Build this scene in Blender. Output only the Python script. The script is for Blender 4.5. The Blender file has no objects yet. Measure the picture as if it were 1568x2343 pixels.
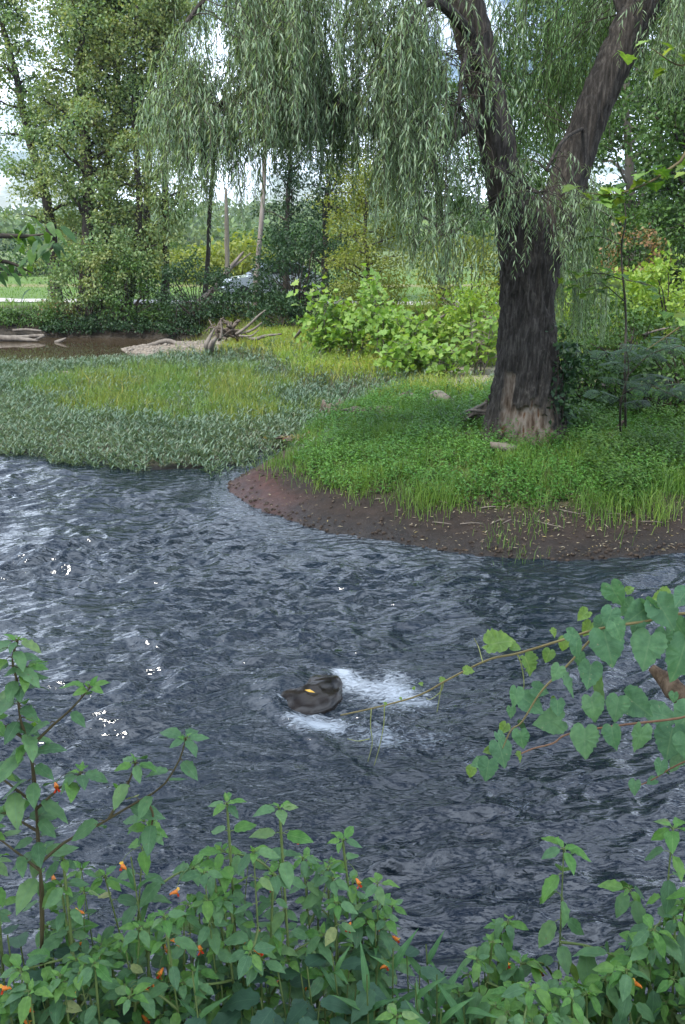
import bpy, math, random
import numpy as np
from mathutils import Vector, Matrix, Quaternion

random.seed(11)
RG = np.random.default_rng(11)
SC = bpy.context.scene
COL = SC.collection

# ------------------------------------------------------------------ camera, world, sun, exposure
PITCH = math.radians(16.7); FOC = 0.866; CAMZ = 3.0
cam = bpy.data.cameras.new('camera'); camo = bpy.data.objects.new('camera', cam); COL.objects.link(camo)
camo.location = (0, 0, CAMZ); camo.rotation_euler = (math.pi/2 - PITCH, 0, 0)
cam.sensor_fit = 'VERTICAL'; cam.sensor_height = 24.0; cam.lens = 24.0*FOC
cam.clip_start = 0.05; cam.clip_end = 6000
SC.camera = camo

SUN_AZ = math.radians(226)      # compass direction the light comes from, clockwise from +Y
SUN_EL = math.radians(52)
w = bpy.data.worlds.new('World'); SC.world = w; w.use_nodes = True
nt = w.node_tree; nt.nodes.clear()
N = nt.nodes.new; Lk = nt.links.new
out = N('ShaderNodeOutputWorld'); bg = N('ShaderNodeBackground'); bg.inputs['Strength'].default_value = 0.12
sky = N('ShaderNodeTexSky'); sky.sky_type = 'NISHITA'; sky.sun_disc = False
sky.sun_elevation = SUN_EL; sky.sun_rotation = SUN_AZ; sky.air_density = 1.0; sky.dust_density = .6; sky.ozone_density = 2.5
tc = N('ShaderNodeTexCoord'); sep = N('ShaderNodeSeparateXYZ'); Lk(tc.outputs['Generated'], sep.inputs[0])
zz = N('ShaderNodeMath'); zz.operation = 'ADD'; zz.inputs[1].default_value = 0.22; Lk(sep.outputs['Z'], zz.inputs[0])
zm = N('ShaderNodeMath'); zm.operation = 'MAXIMUM'; zm.inputs[1].default_value = 0.05; Lk(zz.outputs[0], zm.inputs[0])
dx = N('ShaderNodeMath'); dx.operation = 'DIVIDE'; Lk(sep.outputs['X'], dx.inputs[0]); Lk(zm.outputs[0], dx.inputs[1])
dy = N('ShaderNodeMath'); dy.operation = 'DIVIDE'; Lk(sep.outputs['Y'], dy.inputs[0]); Lk(zm.outputs[0], dy.inputs[1])
cb = N('ShaderNodeCombineXYZ'); Lk(dx.outputs[0], cb.inputs[0]); Lk(dy.outputs[0], cb.inputs[1])
cn = N('ShaderNodeTexNoise'); cn.inputs['Scale'].default_value = 1.5; cn.inputs['Detail'].default_value = 7; cn.inputs['Roughness'].default_value = 0.58
Lk(cb.outputs[0], cn.inputs['Vector'])
cr = N('ShaderNodeValToRGB'); cr.color_ramp.elements[0].position = 0.42; cr.color_ramp.elements[1].position = 0.58
Lk(cn.outputs['Fac'], cr.inputs[0])
mx = N('ShaderNodeMix'); mx.data_type = 'RGBA'; mx.inputs[7].default_value = (21.5, 24.6, 29.5, 1)
Lk(cr.outputs['Color'], mx.inputs[0]); Lk(sky.outputs[0], mx.inputs[6]); Lk(mx.outputs[2], bg.inputs['Color']); Lk(bg.outputs[0], out.inputs[0])

sl = bpy.data.lights.new('sun', 'SUN'); so = bpy.data.objects.new('sun', sl); COL.objects.link(so)
sl.energy = 5.0; sl.angle = math.radians(8); sl.color = (1.0, 0.95, 0.86)
sd = Vector((math.sin(SUN_AZ)*math.cos(SUN_EL), math.cos(SUN_AZ)*math.cos(SUN_EL), math.sin(SUN_EL)))
so.rotation_euler = sd.to_track_quat('Z', 'Y').to_euler(); so.location = sd*60

SC.view_settings.view_transform = 'Standard'; SC.view_settings.look = 'None'
SC.view_settings.exposure = 0.2; SC.view_settings.gamma = 1.0; SC.view_settings.use_curve_mapping = False
SC.render.engine = 'CYCLES'
cy = SC.cycles
cy.max_bounces = 5; cy.diffuse_bounces = 2; cy.glossy_bounces = 2; cy.transmission_bounces = 3; cy.volume_bounces = 0
cy.caustics_reflective = False; cy.caustics_refractive = False; cy.use_denoising = True

# ------------------------------------------------------------------ helpers
def px(u, v, y=None, z=None):
    """world point seen at (u, v) of a 1568 x 2342 view, at distance y or on height z (layout planning)"""
    a = (u/1568 - .5)*.6694; b = .5 - v/2342.3
    d = (a, FOC*math.cos(PITCH) + b*math.sin(PITCH), -FOC*math.sin(PITCH) + b*math.cos(PITCH))
    t = (z - CAMZ)/d[2] if y is None else y/d[1]
    return Vector((d[0]*t, d[1]*t, CAMZ + d[2]*t))

def _hash(ix, iy, iz, s):
    h = (ix.astype(np.int64)*374761393 + iy.astype(np.int64)*668265263 + iz.astype(np.int64)*2147483647 + s*144269) & 0xffffffff
    h = ((h ^ (h >> 13))*1274126177) & 0xffffffff
    h = ((h ^ (h >> 16))*2246822519) & 0xffffffff
    return (h ^ (h >> 15)) & 0xffff

_G = np.random.default_rng(3).normal(size=(65536, 3)); _G /= np.linalg.norm(_G, axis=1)[:, None]
def pn(p, s=0):
    """gradient noise, about -0.6..0.6"""
    p = np.asarray(p, float)
    i = np.floor(p).astype(np.int64); f = p - i
    w_ = f*f*f*(f*(f*6 - 15) + 10); r = 0
    for a in (0, 1):
        for b in (0, 1):
            for c in (0, 1):
                g = _G[_hash(i[:, 0]+a, i[:, 1]+b, i[:, 2]+c, s)]
                d = (g*(f - np.array([a, b, c]))).sum(1)
                k = (w_[:, 0] if a else 1-w_[:, 0])*(w_[:, 1] if b else 1-w_[:, 1])*(w_[:, 2] if c else 1-w_[:, 2])
                r = r + d*k
    return r
def fbm(p, o=4, s=0):
    r = 0; a = 1.0; p = np.asarray(p, float)
    for k in range(o):
        r = r + a*pn(p, s+k); p = p*2.03; a *= .5
    return r
def sstep(a, b, x):
    t = np.clip((x - a)/(b - a), 0, 1); return t*t*(3 - 2*t)

class MB:
    """collects vertices and faces; build() links them as one mesh object"""
    def __init__(s): s.V = []; s.F = []; s.n = 0; s.A = []; s.UV = []
    def add(s, V, F, attr=None, uv=None):
        V = np.asarray(V, float).reshape(-1, 3)
        if len(V) == 0: return
        for f in (F if isinstance(F, list) else [F]):
            s.F.append(np.asarray(f, np.int64) + s.n)
        s.V.append(V); s.n += len(V)
        s.A.append(np.zeros(len(V)) if attr is None else attr)
        s.UV.append(np.zeros((len(V), 2)) if uv is None else uv)
    def mesh(s, name, mat, smooth=False, attr=None, col=None, uv=False):
        V = np.concatenate(s.V) if s.V else np.zeros((0, 3))
        me = bpy.data.meshes.new(name)
        me.vertices.add(len(V)); me.vertices.foreach_set('co', V.astype(np.float32).ravel())
        loops = np.concatenate([f.ravel() for f in s.F]) if s.F else np.zeros(0, int)
        tot = np.concatenate([np.full(len(f), f.shape[1]) for f in s.F]) if s.F else np.zeros(0, int)
        st = np.concatenate([[0], np.cumsum(tot)[:-1]]) if len(tot) else tot
        me.loops.add(len(loops)); me.loops.foreach_set('vertex_index', loops.astype(np.int32))
        me.polygons.add(len(tot)); me.polygons.foreach_set('loop_start', st.astype(np.int32))
        if smooth: me.polygons.foreach_set('use_smooth', np.ones(len(tot), bool))
        me.update(calc_edges=True)
        if attr:
            a = me.attributes.new(attr, 'FLOAT', 'POINT'); a.data.foreach_set('value', np.concatenate(s.A).astype(np.float32))
        if col is not None:
            a = me.attributes.new('tint', 'FLOAT_COLOR', 'POINT')
            a.data.foreach_set('color', np.concatenate([col, np.ones((len(col), 1))], 1).astype(np.float32).ravel())
        if uv:
            l = me.uv_layers.new(name='UVMap'); q = np.concatenate(s.UV)[loops]
            l.data.foreach_set('uv', q.astype(np.float32).ravel())
        if mat: me.materials.append(mat)
        return me
    def build(s, name, mat, parent=None, smooth=False, loc=None, **k):
        o = bpy.data.objects.new(name, s.mesh(name, mat, smooth, **k)); COL.objects.link(o)
        if parent is not None:
            o.parent = parent
            o.matrix_parent_inverse = Matrix.Translation(parent.location).inverted()
        return o

def tag(o, label, cat, group=None, kind=None):
    o['label'] = label; o['category'] = cat
    if group: o['group'] = group
    if kind: o['kind'] = kind
    return o
def empty(name, loc):
    o = bpy.data.objects.new(name, None); COL.objects.link(o); o.location = Vector(loc); o.empty_display_size = .1
    return o

def arr(pts): return np.array([tuple(p) for p in pts], float)
def spline(pts, n):
    """Catmull-Rom through the rows of pts (any width)"""
    P = np.asarray(pts, float)
    if len(P) == 2: return P[0] + (P[1]-P[0])*np.linspace(0, 1, n)[:, None]
    P = np.vstack([2*P[0]-P[1], P, 2*P[-1]-P[-2]]); m = len(P)-3
    t = np.linspace(0, m, n); i = np.minimum(t.astype(int), m-1); f = (t-i)[:, None]
    a, b, c, d = P[i], P[i+1], P[i+2], P[i+3]
    return .5*(2*b + (c-a)*f + (2*a-5*b+4*c-d)*f**2 + (3*b-a-3*c+d)*f**3)
def frames(P):
    T = np.gradient(P, axis=0); T /= np.linalg.norm(T, axis=1)[:, None] + 1e-12
    u = np.cross(T[0], [0, 0, 1.0]);
    if np.linalg.norm(u) < .05: u = np.cross(T[0], [0, 1.0, 0])
    u /= np.linalg.norm(u); U = [u]
    for i in range(1, len(P)):
        u = U[-1] - T[i]*np.dot(U[-1], T[i]); u /= np.linalg.norm(u) + 1e-12; U.append(u)
    U = np.array(U); return T, U, np.cross(T, U)
def tube(P, R, k=6, cap=True, disp=None):
    P = np.asarray(P, float); R = np.broadcast_to(np.asarray(R, float), (len(P),))
    T, U, W = frames(P); a = np.linspace(0, 2*np.pi, k, endpoint=False)
    dirs = U[:, None]*np.cos(a)[None, :, None] + W[:, None]*np.sin(a)[None, :, None]
    V = P[:, None] + dirs*R[:, None, None]
    if disp is not None: V = V + dirs*disp(V.reshape(-1, 3)).reshape(len(P), k)[:, :, None]
    n = len(P); i = np.arange(n-1)[:, None]*k; j = np.arange(k)[None]; j2 = (j+1) % k
    F = np.stack([i+j, i+j2, i+k+j2, i+k+j], -1).reshape(-1, 4)
    V = V.reshape(-1, 3); Fs = [F]
    if cap:
        V = np.vstack([V, P[-1] + T[-1]*R[-1]*.4, P[0]])
        c = n*k; b = (n-1)*k
        Fs.append(np.stack([b+j[0], b+j2[0], np.full(k, c)], -1)); Fs.append(np.stack([j2[0], j[0], np.full(k, c+1)], -1))
    return V, Fs
def nrm(a): return a/(np.linalg.norm(a, axis=-1, keepdims=True) + 1e-9)
def cards(base, d, nn, L, W, fold=.25, mid=.45):
    """leaf faces: a folded diamond each. base,d,nn (n,3); L,W (n,)"""
    d = nrm(d); s = nrm(np.cross(nn, d)); nz = np.cross(d, s)
    L = np.asarray(L)[:, None]; W = np.asarray(W)[:, None]
    m = base + d*L*mid
    V = np.stack([base, m + s*W*.5 + nz*W*fold*.5, base + d*L - nz*L*.08, m - s*W*.5 + nz*W*fold*.5], 1)
    n = len(base); i = np.arange(n)[:, None]*4
    F = np.concatenate([i + np.array([[0, 1, 2]]), i + np.array([[0, 2, 3]])])
    return V.reshape(-1, 3), F
def blades(pos, h, w_, lean, seed=0):
    """grass blades: a quad and a tip triangle each"""
    n = len(pos); r = np.random.default_rng(seed); a = r.uniform(0, 6.283, n); b = r.uniform(0, 6.283, n)
    s = np.stack([np.cos(a), np.sin(a), 0*a], 1); l = np.stack([np.cos(b), np.sin(b), 0*b], 1)*np.asarray(lean)[:, None]
    h = np.asarray(h)[:, None]; w_ = np.asarray(w_)[:, None]; z = np.array([0, 0, 1.0])
    m = pos + z*h*.6 + l*h*.3; t = pos + z*h*(1-.25*np.abs(lean)[:, None]) + l*h
    V = np.stack([pos - s*w_*.5, pos + s*w_*.5, m + s*w_*.42, m - s*w_*.42, t], 1).reshape(-1, 3)
    i = np.arange(n)[:, None]*5
    return V, [i + np.array([[0, 1, 2, 3]]), i + np.array([[3, 2, 4]])]
def rdirs(n, r, up=0.0):
    v = nrm(r.normal(size=(n, 3))); v[:, 2] += up; return nrm(v)

# ------------------------------------------------------------------ materials
def newmat(name):
    m = bpy.data.materials.new(name); m.use_nodes = True; t = m.node_tree; t.nodes.clear()
    return m, t, t.nodes.new, t.links.new
def ramp(t, cols, pos=None):
    r = t.nodes.new('ShaderNodeValToRGB'); e = r.color_ramp.elements
    while len(e) < len(cols): e.new(.5)
    for i, c in enumerate(cols):
        e[i].position = pos[i] if pos else i/(len(cols)-1); e[i].color = (*c, 1)
    return r
def leaf_mat(name, cols, rough=.5, trans=.32, rnd='island', veins=None, patch=None, spec=.35, pos=None, blotch=None):
    m, t, N, L = newmat(name)
    if rnd == 'island': g = N('ShaderNodeNewGeometry'); ro = g.outputs['Random Per Island']
    else: g = N('ShaderNodeObjectInfo'); ro = g.outputs['Random']
    r = ramp(t, cols, pos); L(ro, r.inputs[0]); c = r.outputs[0]
    if patch:
        te = N('ShaderNodeTexCoord'); no = N('ShaderNodeTexNoise'); no.inputs['Scale'].default_value = patch[0]; no.inputs['Detail'].default_value = 2
        L(te.outputs['Object'], no.inputs['Vector']); rr = ramp(t, [patch[1], patch[2]], [.38, .62]); L(no.outputs['Fac'], rr.inputs[0])
        mm = N('ShaderNodeMix'); mm.data_type = 'RGBA'; mm.blend_type = 'MULTIPLY'; mm.inputs[0].default_value = 1
        L(c, mm.inputs[6]); L(rr.outputs[0], mm.inputs[7]); c = mm.outputs[2]
    if veins:
        uv = N('ShaderNodeUVMap'); s = N('ShaderNodeSeparateXYZ'); L(uv.outputs[0], s.inputs[0])
        ab = N('ShaderNodeMath'); ab.operation = 'ABSOLUTE'; L(s.outputs[1], ab.inputs[0])
        m1 = N('ShaderNodeMath'); m1.operation = 'MULTIPLY_ADD'; m1.inputs[1].default_value = -.55; L(ab.outputs[0], m1.inputs[0]); L(s.outputs[0], m1.inputs[2])
        m2 = N('ShaderNodeMath'); m2.operation = 'MULTIPLY'; m2.inputs[1].default_value = 46; L(m1.outputs[0], m2.inputs[0])
        sn = N('ShaderNodeMath'); sn.operation = 'SINE'; L(m2.outputs[0], sn.inputs[0])
        st = N('ShaderNodeMapRange'); st.inputs[1].default_value = .86; st.inputs[2].default_value = 1.; st.inputs[4].default_value = .35; L(sn.outputs[0], st.inputs[0])
        mid = N('ShaderNodeMapRange'); mid.inputs[1].default_value = .05; mid.inputs[2].default_value = .0; mid.inputs[4].default_value = .8; L(ab.outputs[0], mid.inputs[0])
        mxv = N('ShaderNodeMath'); mxv.operation = 'MAXIMUM'; L(st.outputs[0], mxv.inputs[0]); L(mid.outputs[0], mxv.inputs[1])
        mm = N('ShaderNodeMix'); mm.data_type = 'RGBA'; mm.inputs[7].default_value = (*veins, 1); L(mxv.outputs[0], mm.inputs[0]); L(c, mm.inputs[6]); c = mm.outputs[2]
        te = N('ShaderNodeTexCoord'); no = N('ShaderNodeTexNoise'); no.inputs['Scale'].default_value = 5; no.inputs['Detail'].default_value = 4
        oi = N('ShaderNodeObjectInfo'); no.noise_dimensions = '4D'; ml = N('ShaderNodeMath'); ml.operation = 'MULTIPLY'; ml.inputs[1].default_value = 90
        L(oi.outputs['Random'], ml.inputs[0]); L(ml.outputs[0], no.inputs['W']); L(te.outputs['Object'], no.inputs['Vector'])
        rr = ramp(t, [(.72, .78, .75), (1.12, 1.1, 1.05)], [.35, .65]); L(no.outputs['Fac'], rr.inputs[0])
        mm = N('ShaderNodeMix'); mm.data_type = 'RGBA'; mm.blend_type = 'MULTIPLY'; mm.inputs[0].default_value = 1
        L(c, mm.inputs[6]); L(rr.outputs[0], mm.inputs[7]); c = mm.outputs[2]
        if blotch:
            no2 = N('ShaderNodeTexNoise'); no2.noise_dimensions = '4D'; no2.inputs['Scale'].default_value = 11; no2.inputs['Detail'].default_value = 3
            L(ml.outputs[0], no2.inputs['W']); L(te.outputs['Object'], no2.inputs['Vector'])
            r2 = ramp(t, [(0, 0, 0), (1, 1, 1)], [.66, .72]); L(no2.outputs['Fac'], r2.inputs[0])
            mm = N('ShaderNodeMix'); mm.data_type = 'RGBA'; mm.inputs[7].default_value = (*blotch, 1); L(r2.outputs[0], mm.inputs[0]); L(c, mm.inputs[6]); c = mm.outputs[2]
    p = N('ShaderNodeBsdfPrincipled'); p.inputs['Roughness'].default_value = rough; p.inputs['Specular IOR Level'].default_value = spec
    L(c, p.inputs['Base Color'])
    tr = N('ShaderNodeBsdfTranslucent'); hs = N('ShaderNodeMix'); hs.data_type = 'RGBA'; hs.blend_type = 'MULTIPLY'; hs.inputs[0].default_value = 1
    hs.inputs[7].default_value = (1.5, 1.45, .55, 1); L(c, hs.inputs[6]); L(hs.outputs[2], tr.inputs['Color'])
    ms = N('ShaderNodeMixShader'); ms.inputs[0].default_value = trans; L(p.outputs[0], ms.inputs[1]); L(tr.outputs[0], ms.inputs[2])
    o = N('ShaderNodeOutputMaterial'); L(ms.outputs[0], o.inputs[0])
    return m
def wood_mat(name, cols, scale=8, stretch=.15, bump=.6, rough=.85, attr=None, acols=None, spec=.2):
    m, t, N, L = newmat(name)
    te = N('ShaderNodeTexCoord'); mp = N('ShaderNodeMapping'); mp.inputs['Scale'].default_value = (1, 1, stretch); L(te.outputs['Object'], mp.inputs[0])
    n1 = N('ShaderNodeTexNoise'); n1.inputs['Scale'].default_value = scale; n1.inputs['Detail'].default_value = 8; n1.inputs['Roughness'].default_value = .65; L(mp.outputs[0], n1.inputs['Vector'])
    r = ramp(t, cols, [.3 + .4*i/(len(cols)-1) for i in range(len(cols))]); L(n1.outputs['Fac'], r.inputs[0]); c = r.outputs[0]
    if attr:
        a = N('ShaderNodeAttribute'); a.attribute_name = attr; n2 = N('ShaderNodeTexNoise'); n2.inputs['Scale'].default_value = 14; n2.inputs['Detail'].default_value = 6
        mp2 = N('ShaderNodeMapping'); mp2.inputs['Scale'].default_value = (1, 1, .25); L(te.outputs['Object'], mp2.inputs[0]); L(mp2.outputs[0], n2.inputs['Vector'])
        r2 = ramp(t, acols, [.32 + .36*i/(len(acols)-1) for i in range(len(acols))]); L(n2.outputs['Fac'], r2.inputs[0])
        mm = N('ShaderNodeMix'); mm.data_type = 'RGBA'; L(a.outputs['Fac'], mm.inputs[0]); L(c, mm.inputs[6]); L(r2.outputs[0], mm.inputs[7]); c = mm.outputs[2]
    p = N('ShaderNodeBsdfPrincipled'); p.inputs['Roughness'].default_value = rough; p.inputs['Specular IOR Level'].default_value = spec; L(c, p.inputs['Base Color'])
    b = N('ShaderNodeBump'); b.inputs['Strength'].default_value = bump; b.inputs['Distance'].default_value = .02; L(n1.outputs['Fac'], b.inputs['Height']); L(b.outputs[0], p.inputs['Normal'])
    o = N('ShaderNodeOutputMaterial'); L(p.outputs[0], o.inputs[0]); return m
def plain_mat(name, col, rough=.5, var=.2, scale=12, metallic=0, spec=.5, coat=0):
    m, t, N, L = newmat(name)
    te = N('ShaderNodeTexCoord'); n1 = N('ShaderNodeTexNoise'); n1.inputs['Scale'].default_value = scale; n1.inputs['Detail'].default_value = 5; L(te.outputs['Object'], n1.inputs['Vector'])
    r = ramp(t, [tuple(c*(1-var) for c in col), tuple(min(1, c*(1+var)) for c in col)], [.3, .7]); L(n1.outputs['Fac'], r.inputs[0])
    p = N('ShaderNodeBsdfPrincipled'); p.inputs['Roughness'].default_value = rough; p.inputs['Metallic'].default_value = metallic; p.inputs['Specular IOR Level'].default_value = spec
    p.inputs['Coat Weight'].default_value = coat
    L(r.outputs[0], p.inputs['Base Color']); o = N('ShaderNodeOutputMaterial'); L(p.outputs[0], o.inputs[0]); return m

M = {}
M['jewel'] = leaf_mat('jewelweed_leaf', [(.06, .14, .058), (.09, .19, .076), (.125, .24, .092), (.18, .265, .09)], rnd='object', veins=(.14, .25, .14), rough=.55, trans=.25, pos=[0, .5, .9, 1], blotch=(.14, .11, .05))
M['jewel_young'] = leaf_mat('young_jewelweed_leaf', [(.085, .22, .05), (.125, .27, .055), (.15, .28, .06)], rnd='object', veins=(.2, .34, .12), rough=.5, trans=.35)
M['jewel_yellow'] = leaf_mat('yellowing_leaf', [(.30, .32, .10), (.26, .30, .13), (.34, .30, .09)], rnd='object', veins=(.36, .37, .18), rough=.6, trans=.3, blotch=(.09, .045, .025))
M['lance'] = leaf_mat('lance_leaf', [(.045, .13, .04), (.06, .165, .05), (.09, .20, .06)], rnd='object', veins=(.16, .28, .13), trans=.3)
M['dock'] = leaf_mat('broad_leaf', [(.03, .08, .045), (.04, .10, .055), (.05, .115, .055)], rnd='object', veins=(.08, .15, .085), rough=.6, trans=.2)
M['vine'] = leaf_mat('grape_leaf', [(.085, .19, .09), (.10, .22, .10), (.13, .25, .105)], rnd='object', veins=(.16, .27, .13), rough=.55, trans=.25, blotch=(.26, .27, .15))
M['vine_young'] = leaf_mat('young_grape_leaf', [(.19, .31, .07), (.24, .36, .08), (.16, .28, .07)], rnd='object', veins=(.3, .4, .15), trans=.35)
M['syc'] = leaf_mat('sycamore_leaf', [(.11, .21, .045), (.17, .29, .065), (.23, .35, .09), (.29, .36, .09)], rnd='object', veins=(.22, .3, .1), trans=.4)
M['syc_mass'] = leaf_mat('sycamore_mass', [(.11, .22, .04), (.18, .31, .06), (.25, .37, .08)], trans=.4)
M['syc_dark'] = leaf_mat('dark_sycamore_leaf', [(.04, .10, .02), (.06, .14, .025), (.12, .17, .03)], rnd='object', veins=(.14, .2, .06), trans=.45)  # darker set of sycamore leaf greens
M['elder'] = leaf_mat('elder_leaf', [(.035, .09, .03), (.05, .12, .035), (.10, .19, .035)], rnd='object', veins=(.1, .16, .06), trans=.4)
M['willow'] = leaf_mat('willow_leaf', [(.11, .185, .10), (.165, .25, .145), (.22, .31, .195), (.27, .35, .235)], trans=.38, rough=.45, spec=.45)
M['willow_bright'] = leaf_mat('willow_leaf_bright', [(.08, .17, .06), (.12, .22, .08), (.17, .27, .11)], trans=.35, rough=.45)
M['cotton'] = leaf_mat('cottonwood_leaf', [(.10, .17, .07), (.15, .225, .095), (.205, .27, .12), (.25, .285, .13)], trans=.35, patch=(.55, (.85, 1.0, 1.0), (1.15, 1.05, .9)))
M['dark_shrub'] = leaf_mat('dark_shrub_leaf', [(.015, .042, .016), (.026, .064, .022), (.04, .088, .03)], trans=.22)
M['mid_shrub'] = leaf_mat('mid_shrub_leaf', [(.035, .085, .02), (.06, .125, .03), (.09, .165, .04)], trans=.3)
M['yellow_shrub'] = leaf_mat('yellow_shrub_leaf', [(.12, .165, .03), (.18, .225, .045), (.25, .27, .06)], trans=.42)  # yellowish leaves, colour raised to stand in for sunny patches
M['lime_shrub'] = leaf_mat('lime_shrub_leaf', [(.13, .23, .035), (.20, .31, .05), (.28, .37, .075)], trans=.4)  # lime leaves, colour brightened to carry the sunlit patches
M['rust_shrub'] = leaf_mat('rust_shrub_leaf', [(.22, .11, .05), (.26, .17, .08), (.16, .16, .06), (.14, .06, .03)], trans=.3)
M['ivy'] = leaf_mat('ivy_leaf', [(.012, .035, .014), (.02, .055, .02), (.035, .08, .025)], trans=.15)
M['mimosa'] = leaf_mat('mimosa_leaf', [(.014, .04, .022), (.022, .055, .028), (.03, .07, .032)], trans=.2)
M['marsh'] = leaf_mat('marsh_leaf', [(.085, .15, .105), (.12, .19, .135), (.16, .235, .17), (.13, .15, .10)], trans=.25, patch=(.5, (.8, .85, .85), (1.15, 1.1, 1.1)))
M['reed'] = leaf_mat('reed_blade', [(.10, .18, .045), (.145, .22, .055), (.20, .255, .07), (.32, .28, .08)], trans=.35, pos=[0, .5, .93, 1], patch=(.7, (.8, .95, .9), (1.15, 1.0, .85)))
M['meadow'] = leaf_mat('meadow_blade', [(.13, .22, .04), (.20, .29, .055), (.27, .32, .08), (.33, .30, .11)], trans=.4, patch=(.4, (.85, .98, .9), (1.15, 1.05, .9)))
M['grass'] = leaf_mat('bank_blade', [(.07, .155, .03), (.105, .20, .042), (.16, .26, .06)], trans=.38, patch=(1.2, (.75, .85, .8), (1.2, 1.1, 1.0)))
M['herb'] = leaf_mat('bank_herb_leaf', [(.045, .13, .025), (.075, .185, .035), (.115, .24, .055)], trans=.35, patch=(1.0, (.75, .85, .85), (1.15, 1.1, 1.0)))
M['litter'] = leaf_mat('fallen_leaf', [(.30, .24, .08), (.24, .21, .15), (.12, .08, .05), (.34, .31, .22), (.10, .07, .04)], trans=.1, rough=.7)
M['stem'] = wood_mat('green_stem', [(.10, .15, .04), (.17, .21, .07)], scale=20, bump=.1, rough=.5)
M['stem_brown'] = wood_mat('brown_stem', [(.055, .042, .022), (.12, .10, .045)], scale=20, bump=.2, rough=.6)
M['cane'] = wood_mat('vine_cane', [(.20, .15, .06), (.28, .22, .09)], scale=20, bump=.2, rough=.6)
M['tendril'] = wood_mat('vine_tendril', [(.26, .29, .08), (.34, .34, .11)], scale=20, bump=.1, rough=.5)
M['red_cane'] = wood_mat('red_cane', [(.20, .09, .05), (.27, .16, .09)], scale=20, bump=.2, rough=.6)
M['bark'] = wood_mat('dark_bark', [(.022, .018, .014), (.045, .038, .03), (.075, .066, .054)], scale=9)
M['bark_pale'] = wood_mat('pale_bark', [(.12, .10, .085), (.20, .17, .15), (.27, .24, .21)], scale=6, bump=.3)
M['willow_bark'] = wood_mat('willow_bark', [(.011, .0095, .008), (.036, .031, .026), (.10, .088, .076)], scale=32, stretch=.12, bump=1.0, attr='scar', acols=[(.06, .038, .024), (.15, .11, .08), (.24, .20, .16), (.11, .05, .022)])
M['drift'] = wood_mat('driftwood', [(.075, .065, .055), (.15, .13, .11), (.22, .195, .165)], scale=7, bump=.4)
M['drift_dark'] = wood_mat('dark_driftwood', [(.05, .038, .03), (.10, .08, .062), (.19, .16, .13)], scale=10, bump=.6)
M['log'] = wood_mat('brown_log', [(.05, .03, .018), (.13, .085, .05), (.22, .15, .095)], scale=28, bump=1.0)
M['stone'] = plain_mat('pale_stone', (.20, .175, .145), .85, .3, 9, spec=.2)
M['stone_wet'] = plain_mat('wet_stone', (.010, .007, .0045), .22, .6, 9, spec=.4)
M['flower'] = plain_mat('orange_petal', (.80, .20, .018), .5, .35, 30)
M['flower_red'] = plain_mat('red_petal', (.62, .045, .012), .5, .3, 30)
M['flower_yellow'] = plain_mat('yellow_spur', (.75, .42, .04), .5, .25, 30)
M['plastic'] = plain_mat('white_plastic', (.7, .71, .72), .4, .1, 5)

# ------------------------------------------------------------------ terrain
SH = arr([(300, 8.7, 0), (12, 8.7, 0), (5, 8.7, 0), (3.5, 8.54, 0), (2.24, 8.28, 0), (1.39, 8.41, 0), (.54, 8.89, 0), (-.16, 9.19, 0), (-.95, 10.02, 0), (-1.45, 10.9, 0), (-1.52, 11.3, 0),
          (-1.3, 12.0, 0), (-1.05, 12.8, 0), (-.95, 13.3, 0), (-1.35, 13.1, 0), (-1.6, 12.44, 0), (-1.88, 12.17, 0), (-2.65, 12.04, 0), (-3.3, 12.35, 0), (-4.07, 12.71, 0), (-5.25, 13.29, 0), (-9, 14.6, 0), (-22, 16, 0),
          (-22, 21.5, 0), (-8.85, 22.6, 0), (-7.38, 22.8, 0), (-6.84, 23.5, 0), (-5.5, 23.8, 0), (-4.7, 24.3, 0), (-5.6, 25.4, 0), (-6.5, 26.6, 0), (-6.7, 27.3, 0), (-6.2, 28.3, 0), (-5.3, 28.7, 0), (-4.5, 29.2, 0),
          (-5.0, 29.9, 0), (-7, 30.4, 0), (-9.8, 30.8, 0), (-11.6, 30.5, 0), (-16, 30.8, 0), (-60, 32, 0), (-1500, 40, 0), (-1500, 2500, 0), (1500, 2500, 0), (1500, 8.7, 0)])[:, :2]
def sdist(x, y):
    """distance to the shoreline, positive on land"""
    P = np.stack([x, y], 1); D = np.full(len(P), 1e9); ins = np.zeros(len(P), bool)
    n = len(SH)
    for i in range(n):
        a = SH[i]; b = SH[(i+1) % n]; ab = b-a
        t = np.clip(((P-a) @ ab)/(ab @ ab), 0, 1)
        D = np.minimum(D, np.hypot(*(P - a - t[:, None]*ab).T))
        c = ((a[1] > P[:, 1]) != (b[1] > P[:, 1]))
        with np.errstate(divide='ignore', invalid='ignore'):
            xx = (b[0]-a[0])*(P[:, 1]-a[1])/(b[1]-a[1]) + a[0]
        ins ^= c & (P[:, 0] < xx)
    return np.where(ins, D, -D)
def marsh_mask(x, y):
    return sstep(.35, -.25, x + 1.15 - .55*(y-13))*sstep(.6, -.4, y - 18.2 - 5.2*sstep(-.5, -2.5, x))*sstep(11.2, 12.2, y)
def near_top(x, y):
    e = 2.05 + .10*np.sin(x*2.1 + .6) + .06*np.sin(x*5.3)
    return -.55 + 1.95*sstep(e + .1, e - 1.25, y)
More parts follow.
